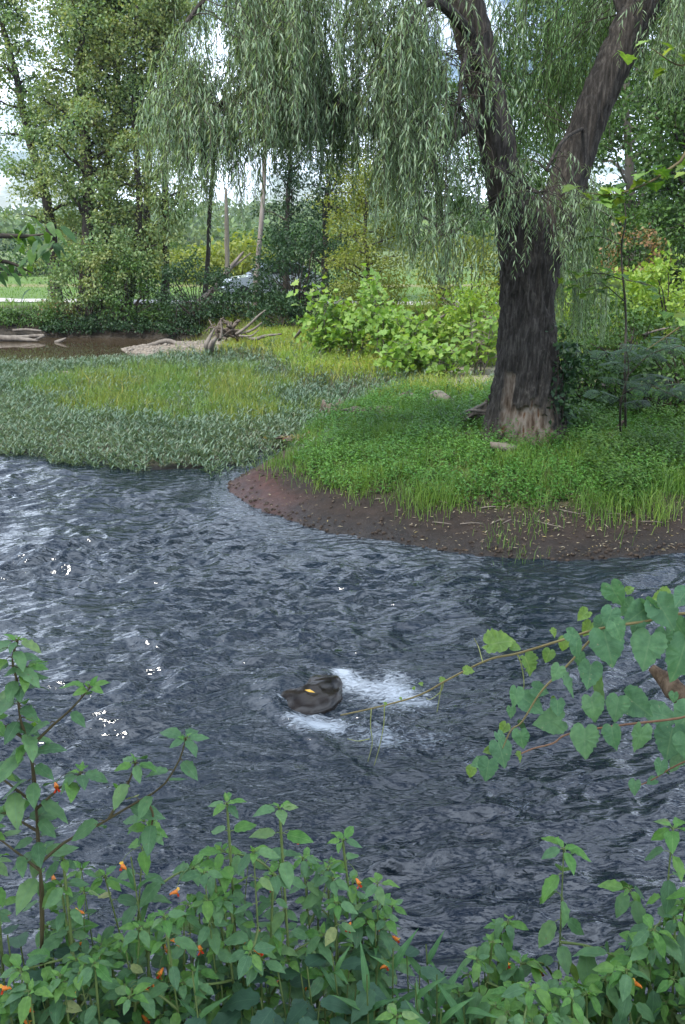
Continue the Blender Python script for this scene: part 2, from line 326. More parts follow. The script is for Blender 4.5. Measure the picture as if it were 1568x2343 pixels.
def ground_h(x, y, detail=True):
    x = np.atleast_1d(np.asarray(x, float)); y = np.atleast_1d(np.asarray(y, float))
    s = sdist(x, y); mm = marsh_mask(x, y)
    T = .42 + .0*x; W = .9 + 0*x
    T = T + .12*np.exp(-((x-2.4)**2 + (y-11.8)**2)/3.)
    T = T*(1-mm) + .05*mm; W = W*(1-mm) + .5*mm
    gb = sstep(23.6, 24.6, y)*sstep(29.6, 28.6, y)*sstep(-3.0, -4.2, x); T = T*(1-gb) + .17*gb; W = W*(1-gb) + .6*gb
    fb = sstep(28.8, 30.5, y); T = T*(1-fb) + .92*fb; W = W*(1-fb) + .8*fb
    T = T + sstep(60, 140, y)*.6
    h = np.where(s > 0, T*(1-np.exp(-np.maximum(s, 0)/W)), -.55*(1-np.exp(np.minimum(s, 0)/.7)))
    h = np.maximum(h, np.where(y < 4, near_top(x, y), -9))
    if detail:
        p = np.stack([x, y, 0*x], 1)
        h = h + .05*fbm(p*.7, 3, 5)*np.minimum(1, np.abs(s)*1.2 + .15) + .03*fbm(p*4, 3, 9)
    return h
def gz(x, y): return float(ground_h(x, y)[0])

def grow(a, b, s, g):
    r = [a]
    while r[-1] < b: r.append(r[-1] + s); s *= g
    return r
ys = np.array(sorted(set([round(v, 3) for v in list(np.arange(-4, .6, .25)) + list(np.arange(.6, 3, .07)) + list(np.arange(3, 8, .25)) + list(np.arange(8, 14, .07)) + list(np.arange(14, 32, .2)) + grow(32, 1500, .25, 1.09)])))
xr = list(np.arange(0, 5, .08)) + grow(5, 13, .18, 1.01) + grow(13.2, 1300, .3, 1.13)
xs = np.array(sorted(set([round(v, 3) for v in xr] + [-round(v, 3) for v in xr])))
X, Y = np.meshgrid(xs, ys); xf, yf = X.ravel(), Y.ravel(); H = ground_h(xf, yf)
S_ = sdist(xf, yf)
nx, ny = len(xs), len(ys); i = (np.arange(ny-1)[:, None]*nx + np.arange(nx-1)[None]).ravel()
Fg = np.stack([i, i+1, i+nx+1, i+nx], 1)
# surface colours of the soil, mud, gravel and turf
c = np.zeros((len(xf), 3)); c[:] = (.052, .055, .022)                     # soil under grass
nz1 = fbm(np.stack([xf, yf, 0*xf], 1)*1.3, 3, 21)
def put(mask, col):
    global c
    m_ = np.clip(mask, 0, 1)[:, None]; c = c*(1-m_) + np.array(col)*m_
put(sstep(1.5, .7, S_ + .4*nz1)*(yf < 12)*(xf > -3), (.022, .016, .013))        # brown mud
put((xf > -1.62)*sstep(-.2, -1.0, xf)*sstep(.55, .3, S_ + .25*nz1)*(yf < 13)*(yf > 9), (.050, .025, .022))   # reddish mud of the spit
put(marsh_mask(xf, yf), (.085, .085, .055))
put(sstep(23.8, 24.6, yf)*sstep(29.6, 28.8, yf)*sstep(-2.6, -3.6, xf + .5*nz1), (.19, .16, .13))   # gravel bar
put(sstep(0., -.2, S_), (.04, .033, .022))                                # river bed
put(sstep(29.5, 30.2, yf)*sstep(33, 32.2, yf), (.022, .017, .011))  # far bank soil, with the shade under overhanging plants painted in
put(sstep(33, 34, yf), (.085, .15, .03)); put(sstep(48, 49, yf)*sstep(52, 51, yf), (.17, .16, .07)); put(sstep(70, 90, yf), (.09, .13, .035))
put(sstep(16.6, 17.2, yf)*sstep(20.5, 19.3, yf)*sstep(1.2, 2.6, xf + nz1), (.26, .235, .19))    # pale sand behind the willow
put((yf < 3.2).astype(float), (.04, .032, .02))
wet = sstep(.42, .08, S_ + .15*nz1)*(yf > 4)
put(wet*(yf < 14)*(S_ > -.1), (.012, .009, .0075))                       # wet margin
put(.75*(xf > -1.62)*sstep(-.3, -1.0, xf)*sstep(.75, .35, S_ + .3*nz1)*(yf < 13)*(yf > 9)*(S_ > -.15), (.052, .026, .023))
gm = MB(); gm.add(np.stack([xf, yf, H], 1), Fg, attr=wet)
m, t, N, L = newmat('soil')
at = N('ShaderNodeAttribute'); at.attribute_name = 'tint'; te = N('ShaderNodeTexCoord')
no = N('ShaderNodeTexNoise'); no.inputs['Scale'].default_value = 7; no.inputs['Detail'].default_value = 9; no.inputs['Roughness'].default_value = .7; L(te.outputs['Object'], no.inputs['Vector'])
rr = ramp(t, [(.55, .55, .55), (1.45, 1.42, 1.35)], [.32, .7]); L(no.outputs['Fac'], rr.inputs[0])
mm = N('ShaderNodeMix'); mm.data_type = 'RGBA'; mm.blend_type = 'MULTIPLY'; mm.inputs[0].default_value = 1; L(at.outputs['Color'], mm.inputs[6]); L(rr.outputs[0], mm.inputs[7])
p = N('ShaderNodeBsdfPrincipled'); p.inputs['Roughness'].default_value = .8; p.inputs['Specular IOR Level'].default_value = .25; L(mm.outputs[2], p.inputs['Base Color'])
aw = N('ShaderNodeAttribute'); aw.attribute_name = 'wet'; rg = N('ShaderNodeMapRange'); rg.inputs[3].default_value = .85; rg.inputs[4].default_value = .3; L(aw.outputs['Fac'], rg.inputs[0]); L(rg.outputs[0], p.inputs['Roughness'])
b = N('ShaderNodeBump'); b.inputs['Strength'].default_value = .7; b.inputs['Distance'].default_value = .06; L(no.outputs['Fac'], b.inputs['Height']); L(b.outputs[0], p.inputs['Normal'])
o_ = N('ShaderNodeOutputMaterial'); L(p.outputs[0], o_.inputs[0]); M['soil'] = m
tag(gm.build('ground', M['soil'], smooth=True, col=c, attr='wet'), 'muddy and grassy ground along both river banks', 'ground', kind='structure')

# ------------------------------------------------------------------ river
ROCK = px(700, 1588, z=0)
ry = np.array(list(np.arange(1.4, 2.6, .06)) + grow(2.6, 14.9, .018, 1.0014)); rx = np.arange(0, 3.4, .026); rx = np.concatenate([rx, grow(3.4, 9, .035, 1.025), grow(9.2, 40, .5, 1.3)])
rx = np.unique(np.round(np.concatenate([-rx, rx]), 4))
RX, RY = np.meshgrid(rx, ry); x, y = RX.ravel(), RY.ravel()
cs = x*.95 + y*.28; ct = -x*.28 + y*.95
fl = np.array([.80, -.60]); pe = np.array([.60, .80])
a = x*fl[0] + y*fl[1]; bb = x*pe[0] + y*pe[1]
P3 = np.stack([x, y, 0*x], 1); wx = fbm(P3*.55, 3, 41); wy = fbm(P3*.55 + 9, 3, 47)
a2 = cs + .45*wx; b2 = ct + .45*wy
def wv(la, lb, s, ridge=False):
    n_ = pn(np.stack([a2/la, b2/lb, 0*x + s*3.1], 1), s)
    return (.5 - np.abs(n_)*2) if ridge else n_
turb = .45 + 1.05*sstep(-.35, .40, fbm(P3*.5 + 3, 3, 53))
hw = turb*(.062*wv(1.2, .75, 61) + .056*wv(.46, .24, 62) + .038*wv(.26, .12, 63) + .016*wv(.24, .11, 66, True) + .034*wv(.15, .075, 64) + .008*wv(.10, .05, 65))
sr = sdist(x, y); calm = sstep(0.0, 1.2, -sr)*.85 + .15
hw = hw*calm*(.95 + .45*sstep(5.5, 9, y))
# the boulder parts the current: a swell upstream, a trough and broken foam downstream
du = (x-ROCK.x)*fl[0] + (y-ROCK.y)*fl[1]; dv = (x-ROCK.x)*pe[0] + (y-ROCK.y)*pe[1]
hw = hw + .105*np.exp(-((du+.14)/.20)**2 - (dv/.27)**2) - .06*np.exp(-((du-.28)/.2)**2 - (dv/.26)**2)
wake = np.exp(-((du-.62)/.5)**2 - (dv/(.16 + .22*np.clip(du, 0, 3)))**2)*(du > .05)
hw = hw + wake*(.045*wv(.16, .14, 71, True) + .03*wv(.08, .07, 72))
for k in (-1, 1):                                            # shoulders of the wake
    hw = hw + .035*np.exp(-((dv - k*(.24 + .30*np.clip(du+.2, 0, 4)))/.07)**2)*sstep(-.3, 0, du)*sstep(1.6, .3, du)
foam = wake*.22
for (u_, v_, s_, q_) in [(800, 1560, .10, .9), (880, 1580, .14, .8), (960, 1600, .16, .6), (700, 1650, .12, 1.0), (760, 1660, .10, .7), (640, 1610, .05, .6), (870, 1690, .12, .6), (1000, 1690, .14, .35), (780, 1540, .06, .9),
                         (500, 1530, .06, .4), (430, 1480, .12, .3), (820, 1500, .10, .3), (900, 1540, .12, .5), (60, 1330, .25, .3), (200, 1190, .4, .3), (1180, 1830, .12, .4), (1320, 1780, .12, .35), (1100, 1740, .12, .3), (740, 1215, .25, .25)]:
    q = px(u_, v_, z=0); foam = foam + q_*np.exp(-((x-q.x)**2 + (y-q.y)**2)/(2*s_*s_))
foam = foam + .55*sstep(.35, .75, pn(np.stack([a2/.5, b2/.22, 0*x], 1), 81) + 6*hw)*turb*.6
nx, ny = len(rx), len(ry); i = (np.arange(ny-1)[:, None]*nx + np.arange(nx-1)[None]).ravel()
rm = MB(); rm.add(np.stack([x, y, hw], 1), np.stack([i, i+1, i+nx+1, i+nx], 1), attr=np.clip(foam, 0, 1.3))
def water_mat(name, deep, shallow, bump, foamy, scale=(9, 26), rough=.045):
    m, t, N, L = newmat(name)
    te = N('ShaderNodeTexCoord'); n1 = N('ShaderNodeTexNoise'); n1.inputs['Scale'].default_value = scale[0]; n1.inputs['Detail'].default_value = 2; n1.inputs['Distortion'].default_value = .4
    mp = N('ShaderNodeMapping'); mp.inputs['Rotation'].default_value = (0, 0, -.28); mp.inputs['Scale'].default_value = (.5, 1, 1); L(te.outputs['Object'], mp.inputs[0]); L(mp.outputs[0], n1.inputs['Vector'])
    n2 = N('ShaderNodeTexNoise'); n2.inputs['Scale'].default_value = scale[1]; n2.inputs['Detail'].default_value = 4; n2.inputs['Distortion'].default_value = .5; L(mp.outputs[0], n2.inputs['Vector'])
    n3 = N('ShaderNodeTexNoise'); n3.inputs['Scale'].default_value = 2.2; n3.inputs['Detail'].default_value = 5; L(te.outputs['Object'], n3.inputs['Vector'])
    r = ramp(t, [deep, shallow], [.4, .72]); L(n3.outputs['Fac'], r.inputs[0])
    b1 = N('ShaderNodeBump'); b1.inputs['Strength'].default_value = bump; b1.inputs['Distance'].default_value = .020; L(n1.outputs['Fac'], b1.inputs['Height'])
    b2_ = N('ShaderNodeBump'); b2_.inputs['Strength'].default_value = bump; b2_.inputs['Distance'].default_value = .005; L(n2.outputs['Fac'], b2_.inputs['Height']); L(b1.outputs[0], b2_.inputs['Normal'])
    p = N('ShaderNodeBsdfPrincipled'); p.inputs['Roughness'].default_value = rough; p.inputs['IOR'].default_value = 1.62 if foamy else 1.34; L(r.outputs[0], p.inputs['Base Color']); L(b2_.outputs[0], p.inputs['Normal'])
    sh = p
    if foamy:
        at = N('ShaderNodeAttribute'); at.attribute_name = 'foam'
        n4 = N('ShaderNodeTexNoise'); n4.inputs['Scale'].default_value = 26; n4.inputs['Detail'].default_value = 6; n4.inputs['Roughness'].default_value = .7; n4.inputs['Distortion'].default_value = 1.6; L(mp.outputs[0], n4.inputs['Vector'])
        ad = N('ShaderNodeMath'); ad.operation = 'MULTIPLY_ADD'; ad.inputs[1].default_value = .42; L(at.outputs['Fac'], ad.inputs[0]); L(n4.outputs['Fac'], ad.inputs[2])
        mr = N('ShaderNodeMapRange'); mr.inputs[1].default_value = .70; mr.inputs[2].default_value = .98; mr.inputs[4].default_value = .5; L(ad.outputs[0], mr.inputs[0])
        d = N('ShaderNodeBsdfPrincipled'); d.inputs['Base Color'].default_value = (.55, .62, .70, 1); d.inputs['Roughness'].default_value = .45; L(b2_.outputs[0], d.inputs['Normal'])
        ms = N('ShaderNodeMixShader'); L(mr.outputs[0], ms.inputs[0]); L(p.outputs[0], ms.inputs[1]); L(d.outputs[0], ms.inputs[2]); sh = ms
    o = N('ShaderNodeOutputMaterial'); L(sh.outputs[0], o.inputs[0]); return m
M['river'] = water_mat('river_water', (.005, .010, .017), (.012, .017, .022), 1.0, True, (13, 32))
M['pool'] = water_mat('pool_water', (.050, .036, .022), (.065, .05, .03), .012, False, (1.2, 4), rough=.03)
tag(rm.build('river', M['river'], smooth=True, attr='foam'), 'choppy blue grey river rushing past the bank', 'river', kind='structure')
pm = MB(); V = np.array([(-60, 14.9, 0), (0, 14.9, 0), (0, 34, 0), (-60, 34, 0)], float); pm.add(V, np.array([[0, 1, 2, 3]]))
tag(pm.build('pool', M['pool']), 'still brown backwater pool under the far trees', 'pool', kind='structure')

# ------------------------------------------------------------------ far setting: path, hills, far wood
lx = np.linspace(-45, 30, 90); ly = 35.6 - .14*(lx + 8) + .5*np.sin(lx*.22)
pa = []
for wd in (-1.0, -.5, 0, .5, 1.0):
    yy = ly + wd*(1 + .08*np.sin(lx*1.7 + wd)); pa.append(np.stack([lx, yy, ground_h(lx, yy) + .03 + .02*(1-wd*wd)], 1))
pa = np.stack(pa, 1).reshape(-1, 3); i = (np.arange(89)[:, None]*5 + np.arange(4)[None]).ravel()
pm = MB(); pm.add(pa, np.stack([i, i+5, i+6, i+1], 1))
M['gravel'] = plain_mat('pale_gravel', (.40, .385, .36), .9, .2, 4, spec=.2)
tag(pm.build('path', M['gravel'], smooth=True), 'pale gravel path crossing the far lawn behind the trees', 'path', kind='structure')

hx = np.linspace(-420, 520, 150); hy = np.linspace(260, 760, 60); HX, HY = np.meshgrid(hx, hy); x, y = HX.ravel(), HY.ravel()
hh = sstep(260, 560, y)*(17 + 3*np.sin(x*.009 + 1.2) + 5*fbm(np.stack([x, y, 0*x], 1)*.006, 3, 91)) + .6
hm = MB(); i = (np.arange(59)[:, None]*150 + np.arange(149)[None]).ravel()
hm.add(np.stack([x, y, hh], 1), np.stack([i, i+1, i+151, i+150], 1))
M['hill'] = plain_mat('hill_turf', (.045, .075, .025), .9, .3, .02, spec=.1)
tag(hm.build('hill', M['hill'], smooth=True), 'low wooded hill on the horizon beyond the field', 'hill', kind='structure')
r = np.random.default_rng(5)
n = 2200; tx = r.uniform(-300, 330, n); ty = 262 + 300*r.uniform(0, 1, n)**1.4
tz = sstep(260, 560, ty)*(17 + 3*np.sin(tx*.009 + 1.2) + 5*fbm(np.stack([tx, ty, 0*tx], 1)*.006, 3, 91)) + .6
tr_ = r.uniform(3.0, 6.0, n); k = 18
dd = rdirs(n*k, r, .35); cc = np.repeat(np.stack([tx, ty, tz + tr_*.8], 1), k, 0) + dd*np.repeat(tr_, k)[:, None]*r.uniform(.6, 1.05, n*k)[:, None]
fm = MB(); fm.add(*cards(cc, rdirs(n*k, r), dd + .6*rdirs(n*k, r), r.uniform(1.6, 3.4, n*k), r.uniform(1.4, 2.6, n*k)))
M['far_wood'] = leaf_mat('far_wood_leaf', [(.06, .11, .03), (.095, .155, .04), (.14, .20, .055)], trans=.25, patch=(.03, (.8, .9, .95), (1.2, 1.1, .95)))
tag(fm.build('far_wood', M['far_wood']), 'hazy green wood covering the distant hillside', 'wood', kind='stuff')

# ------------------------------------------------------------------ trees and shrubs
def clusters(mb, C, rc, n, r, L, asp=.6, updir=.3, droop=.3, squash=.75):
    """n leaves round each centre of C (m,3)"""
    m_ = len(C)
    if m_ == 0: return
    k = m_*n; off = nrm(r.normal(size=(k, 3)))*(r.uniform(0, 1, k)**.45)[:, None]*np.repeat(rc, n)[:, None]; off[:, 2] *= squash
    base = np.repeat(C, n, 0) + off
    d = nrm(off + .02)*.6 + rdirs(k, r)*.8; d[:, 2] -= droop
    nn = rdirs(k, r)*.8; nn[:, 2] += updir + .3; nn += nrm(off + .01)*.5
    le = L*r.uniform(.65, 1.25, k)
    mb.add(*cards(base, d, nn, le, le*asp*r.uniform(.8, 1.2, k)))
def path3(p0, p1, n, sag, r, wob=.06):
    t = np.linspace(0, 1, n)[:, None]; L_ = np.linalg.norm(np.array(p1)-np.array(p0))
    P = np.array(p0) + (np.array(p1)-np.array(p0))*t; P[:, 2] += sag*4*(t*(1-t))[:, 0]
    P[1:-1] += r.normal(size=(n-2, 3))*wob*L_*.4; return P
def tree(name, label, cat, trunk, r0, r1, seed, leafmat, barkmat, nl=26, llen=(1.4, 3.0), t0=.2, leafL=.09, ncl=44, rc=.45, tw=5, group=None, droop=.3, top=True, asp=.6, sparse=0, lean=None):
    r = np.random.default_rng(seed); root = empty(name, trunk[0])
    P = spline(trunk, 26); P[1:] += np.cumsum(r.normal(size=(25, 3))*.02, 0)
    R = np.linspace(r0, r1, 26); R[:3] *= np.array([1.5, 1.2, 1.06])
    wood = MB(); wood.add(*tube(P, R, 9, disp=lambda V: .12*r0*fbm(V*4, 2, seed)))
    C = []; g = r.uniform(0, 6)
    for q in range(nl):
        t = t0 + (1-t0)*((q+.5)/nl); i_ = int(t*25); s = P[i_]
        az = g + q*2.4 + r.normal()*.3; tt = (t-t0)/(1-t0)
        Ln = r.uniform(*llen)*(1 - .45*tt)*(.65 + .35*min(1, tt*4)); el = r.uniform(.1, .8)
        d = np.array([math.cos(az)*math.cos(el), math.sin(az)*math.cos(el), math.sin(el)])
        if lean is not None: d = nrm(d + np.array(lean))
        e = s + d*Ln; LP = path3(s, e, 7, .06*Ln, r); wood.add(*tube(LP, np.linspace(max(.012, R[i_]*.42), .008, 7), 5, cap=False))
        for k in range(tw):
            f = r.uniform(.35, 1.0); b_ = LP[int(f*6)]; e2 = b_ + rdirs(1, r, .1)[0]*r.uniform(.3, .8) + d*.2
            if r.uniform() < sparse: continue
            wood.add(*tube(path3(b_, e2, 3, -.03, r), np.linspace(.012, .004, 3), 3, cap=False)); C.append(e2); 
            if r.uniform() < .5: C.append((b_+e2)/2 + r.normal(size=3)*.1)
    if top: C.append(P[-1])
    wood.build('trunk', barkmat, root, smooth=True)
    cm = MB(); C = np.array(C); clusters(cm, C, rc*r.uniform(.6, 1.3, len(C)), ncl, r, leafL, asp, droop=droop)
    cm.build('crown', leafmat, root); tag(root, label, cat, group); return root
def shrub(name, label, cat, c_, rad, seed, leafmat, nc=60, ncl=45, rc=.3, L=.08, asp=.6, group=None, droop=.2, barkmat=None, shell=.5, base=None):
    r = np.random.default_rng(seed); c_ = np.array(c_, float); rad = np.array(rad, float)
    zb = gz(c_[0], c_[1]); root = empty(name, (c_[0], c_[1], zb))
    d = rdirs(nc, r, .15); q = d*rad*(r.uniform(shell, 1.0, nc)**.6)[:, None]*(1 + .25*pn(d*2.2, seed))[:, None]
    C = c_ + q; C[:, 2] = np.maximum(C[:, 2], zb + .12)
    wood = MB()
    for k in range(0, nc, 3):
        s = np.array([c_[0] + r.normal()*.12*rad[0], c_[1] + r.normal()*.1, zb - .05])
        wood.add(*tube(path3(s, C[k], 6, .1, r), np.linspace(.03, .006, 6), 4, cap=False))
    wood.build('stems', barkmat or M['bark'], root, smooth=True)
    m_ = MB(); clusters(m_, C, rc*r.uniform(.6, 1.3, nc), ncl, r, L, asp, droop=droop)
    m_.build('foliage', leafmat, root); tag(root, label, cat, group); return root

def tp(u, y, *vs):
    """trunk points: base on the ground under (u), then further (u, v) at the same distance"""
    b0 = px(u, 700, y=y); P = [(b0.x, y, gz(b0.x, y) - .1)]
    for (u_, v_, yy) in vs: q = px(u_, v_, y=yy); P.append(tuple(q))
    return arr(P)
cot = 'tall cottonwoods on the far bank'
def cottonwood(seed, label, trunk, **k):
    a_ = dict(nl=46, llen=(1.2, 2.7), t0=.08, leafL=.125, ncl=52, rc=.46, tw=7); a_.update(k)
    tree('cottonwood_tree', label, 'tree', trunk, a_.pop('r0', .24), .05, seed, M['cotton'], M['bark'], group=cot, **a_)
cottonwood(31, 'thick dark trunked cottonwood at the left of the far clump', tp(195, 32.6, (205, 400, 32.6), (190, 200, 32.8), (200, 30, 33), (190, -90, 33)))
cottonwood(32, 'cottonwood second from left in the far clump, close behind the thick trunk', tp(246, 33.4, (240, 420, 33.4), (262, 200, 33.3), (250, 20, 33.5), (260, -60, 33)), r0=.19, nl=38, t0=.15)
cottonwood(33, 'cottonwood with a crooked leaning trunk over the pool edge', tp(288, 32.2, (306, 640, 32.2), (312, 480, 32.4), (300, 250, 32.6), (310, 20, 32.6)), r0=.17, nl=28, t0=.2, llen=(1.0, 2.1))
cottonwood(34, 'slim straight cottonwood at the right of the far clump', tp(378, 32.8, (380, 450, 32.8), (372, 250, 33), (380, 60, 33), (385, -20, 33)), r0=.13, nl=30, llen=(.7, 1.6), t0=.15, sparse=.2)
cottonwood(35, 'cottonwood leaning out to the left edge of the picture', tp(130, 33.6, (110, 480, 33.6), (60, 280, 33.8), (20, 100, 34), (-20, -40, 34)), r0=.22, nl=34, t0=.2, llen=(1.1, 2.3), sparse=.15)
cottonwood(36, 'leafy crown top filling the sky above the slim cottonwood', tp(330, 37.5, (340, 420, 37.5), (350, 160, 37.5), (370, 20, 37.5), (390, -60, 38)), r0=.17, nl=20, t0=.55, llen=(1.2, 2.6), sparse=.15)
far = 'trees standing behind the pool'
tree('young_ash_tree', 'slender bare grey trunk rising between dark shrubs beyond the pool', 'tree', tp(588, 31.5, (590, 600, 31.5), (603, 400, 31.5), (612, 250, 31.6), (600, 60, 31.6)), .11, .03, 41, M['mid_shrub'], M['bark_pale'], nl=14, llen=(.8, 1.8), t0=.66, leafL=.10, ncl=40, group=far)
tree('vine_clad_tree', 'leafy trunk wrapped in creepers right of the slender bare one', 'tree', tp(650, 33.5, (655, 560, 33.5), (662, 350, 33.5), (650, 200, 33.5), (660, 40, 33.5)), .12, .03, 42, M['dark_shrub'], M['bark'], nl=36, llen=(.4, 1.3), t0=.08, leafL=.11, ncl=36, rc=.35, group=far)
tree('locust_tree', 'yellowish feathery locust tree behind the sycamore saplings', 'tree', tp(850, 27.5, (850, 650, 27.5), (835, 500, 27.5), (850, 380, 27.5)), .10, .03, 43, M['yellow_shrub'], M['bark'], nl=30, llen=(.9, 1.9), t0=.1, leafL=.085, ncl=60, rc=.42, group=far)
tree('dark_maple_tree', 'dark green maple rising behind the willow drape', 'tree', tp(740, 36, (745, 520, 36), (760, 380, 36), (770, 240, 36)), .16, .04, 44, M['dark_shrub'], M['bark'], nl=26, llen=(1.0, 2.3), t0=.15, leafL=.12, ncl=50, group=far, sparse=.25)
tree('box_elder_tree', 'thin leaning sapling with gaps in its crown by the gap of sky', 'tree', tp(470, 36, (480, 500, 36), (500, 280, 36), (540, 130, 36), (560, 30, 36)), .10, .03, 45, M['mid_shrub'], M['bark'], nl=16, llen=(.8, 1.6), t0=.72, leafL=.10, ncl=36, group=far, sparse=.3)
rb = 'trees behind the willow on the right'
tree('sycamore_tree', 'mid green sycamore filling the view behind the right willow limb', 'tree', tp(1440, 27, (1450, 500, 27), (1440, 200, 27), (1460, -60, 27)), .18, .05, 51, M['mid_shrub'], M['bark_pale'], nl=34, llen=(1.3, 2.8), t0=.12, leafL=.14, ncl=52, rc=.5, group=rb)
tree('sycamore_tree', 'dark sycamore at the right edge of the picture behind the lime bushes', 'tree', tp(1580, 24, (1585, 500, 24), (1570, 300, 24), (1580, 120, 24)), .16, .05, 52, M['mid_shrub'], M['bark'], nl=30, llen=(1.2, 2.4), t0=.15, leafL=.13, ncl=50, rc=.45, group=rb)
tree('sycamore_tree', 'shaded tree seen through the fork of the willow', 'tree', tp(1270, 31, (1280, 500, 31), (1260, 200, 31), (1250, -60, 31)), .17, .05, 53, M['mid_shrub'], M['bark'], nl=32, llen=(1.3, 2.8), t0=.1, leafL=.14, ncl=52, rc=.5, group=rb)
tree('sycamore_tree', 'tall tree left of the willow trunk, hidden behind hanging strands', 'tree', tp(1010, 31, (1010, 520, 31), (1000, 350, 31), (990, 180, 31)), .16, .05, 54, M['mid_shrub'], M['bark'], nl=28, llen=(1.2, 2.5), t0=.15, leafL=.13, ncl=48, rc=.48, group=rb, sparse=.2)
tree('dark_oak_tree', 'very dark tree in the deep background at right', 'tree', tp(1520, 36, (1520, 500, 36), (1500, 300, 36), (1510, 160, 36)), .2, .06, 55, M['dark_shrub'], M['bark'], nl=30, llen=(1.5, 3.2), t0=.1, leafL=.16, ncl=46, rc=.6, group=rb)
tree('dark_oak_tree', 'very dark tree in the deep background behind the willow trunk', 'tree', tp(1150, 38, (1150, 500, 38), (1140, 350, 38), (1130, 200, 38)), .2, .06, 56, M['dark_shrub'], M['bark'], nl=26, llen=(1.5, 3.2), t0=.1, leafL=.16, ncl=46, rc=.6, group=rb, sparse=.2)

def S(name, label, u, v, y, rad, seed, mat, **k):
    q = px(u, v, y=y); shrub(name, label, 'shrub', (q.x, y, q.z), rad, seed, M[mat], **k)
gs = 'shrubs along the far bank'
S('bank_shrub', 'olive shrub drooping over the pool under the thick cottonwood', 200, 655, 31.4, (1.5, .9, 1.5), 61, 'cotton', nc=90, rc=.36, L=.12, group=gs, droop=.5)
S('bank_shrub', 'olive green shrub overhanging the dark water left of the slim cottonwood', 290, 670, 31.2, (1.2, .8, 1.2), 62, 'mid_shrub', nc=54, rc=.34, L=.11, group=gs, droop=.5)
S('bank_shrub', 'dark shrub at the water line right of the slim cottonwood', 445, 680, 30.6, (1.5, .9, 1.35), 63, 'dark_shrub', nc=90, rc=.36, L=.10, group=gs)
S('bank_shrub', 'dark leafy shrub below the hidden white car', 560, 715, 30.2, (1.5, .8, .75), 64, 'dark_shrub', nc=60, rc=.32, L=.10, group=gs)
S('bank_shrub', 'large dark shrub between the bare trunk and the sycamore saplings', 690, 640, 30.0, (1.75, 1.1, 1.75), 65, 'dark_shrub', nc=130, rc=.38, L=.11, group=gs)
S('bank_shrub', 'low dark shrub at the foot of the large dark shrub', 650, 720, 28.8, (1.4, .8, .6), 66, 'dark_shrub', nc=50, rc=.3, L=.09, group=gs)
S('bank_shrub', 'low brush with brown stems on the bank at far left', 60, 745, 31.6, (2.0, .8, .42), 67, 'mid_shrub', nc=50, rc=.25, L=.09, group=gs)
S('bank_shrub', 'rusty brown brush beside the olive shrub at the pool', 135, 725, 31.4, (.7, .5, .6), 68, 'rust_shrub', nc=22, rc=.25, L=.07, ncl=30, group=gs)
S('bank_shrub', 'light green bush on the bank under the slim cottonwood', 360, 735, 31.2, (1.0, .6, .5), 69, 'mid_shrub', nc=36, rc=.28, L=.09, group=gs)
S('bank_shrub', 'dark tangle at the waterline beneath the cottonwoods', 255, 745, 30.9, (2.2, .5, .35), 70, 'dark_shrub', nc=46, rc=.25, L=.09, group=gs)
for (u, y, w_, sd_, mt, lb) in [(30, 31.1, 1.6, 161, 'mid_shrub', 'low green brush hanging to the water at the far left shore'), (175, 30.95, 1.3, 162, 'dark_shrub', 'low dark brush trailing into the pool below the thick cottonwood'), (320, 30.7, 1.3, 163, 'dark_shrub', 'low dark brush trailing into the pool below the crooked cottonwood'), (425, 30.2, 1.1, 164, 'dark_shrub', 'low dark brush where the pool meets the gravel bar')]:
    S('bank_shrub', lb, u, 760, y, (w_, .5, .35), sd_, mt, nc=40, rc=.24, L=.085, group=gs, droop=.6)
gf = 'thickets at the back of the far lawn'
for (u, v, y, rad, sd_, mt, lb) in [
        (40, 600, 66, (7, 2, 1.6), 71, 'dark_shrub', 'grey green thicket behind the far lawn at the left edge'),
        (170, 605, 70, (5, 2, 1.2), 72, 'mid_shrub', 'thicket behind the far lawn seen past the thick cottonwood'),
        (330, 605, 62, (5, 2, 1.3), 73, 'mid_shrub', 'thicket behind the far lawn between the two right cottonwoods'),
        (450, 615, 56, (4, 2, 1.0), 74, 'yellow_shrub', 'yellowish bush behind the far lawn near the gap of sky'),
        (545, 610, 52, (3.2, 1.5, 1.3), 75, 'yellow_shrub', 'tall dry weeds behind the parked white car'),
        (640, 590, 60, (5, 2, 1.6), 76, 'mid_shrub', 'distant bushes behind the bare grey trunk')]:
    S('far_thicket', lb, u, v, y, rad, sd_, mt, nc=70, rc=.9, L=.3, ncl=40, group=gf)
gr = 'bushes behind the willow on the right'
S('green_bush', 'dark green bush filling the ground behind the ferny mimosa', 1480, 880, 13.6, (1.1, .6, .45), 181, 'mid_shrub', nc=60, rc=.22, L=.075, group=gr)
S('green_bush', 'dark bush close behind the creeper on the willow trunk', 1350, 880, 14.2, (.6, .5, .5), 182, 'dark_shrub', nc=40, rc=.2, L=.075, group=gr)
S('green_bush', 'shadowed bush at the right edge behind the mimosa fronds', 1590, 850, 13.2, (.9, .6, .6), 183, 'mid_shrub', nc=50, rc=.22, L=.08, group=gr)
S('green_bush', 'tall mid green bush behind the thin dark sycamore stem', 1400, 760, 17.5, (1.2, .6, .7), 184, 'mid_shrub', nc=60, rc=.26, L=.085, group=gr)
S('lime_bush', 'bright lime bush right of the willow trunk, the nearest of the bright ones', 1400, 700, 19.5, (1.5, .9, .7), 81, 'lime_shrub', nc=70, rc=.3, L=.10, group=gr)
S('lime_bush', 'bright lime bush at the right edge above the ferny mimosa', 1530, 690, 18.0, (1.2, .9, .8), 82, 'lime_shrub', nc=60, rc=.3, L=.11, group=gr)
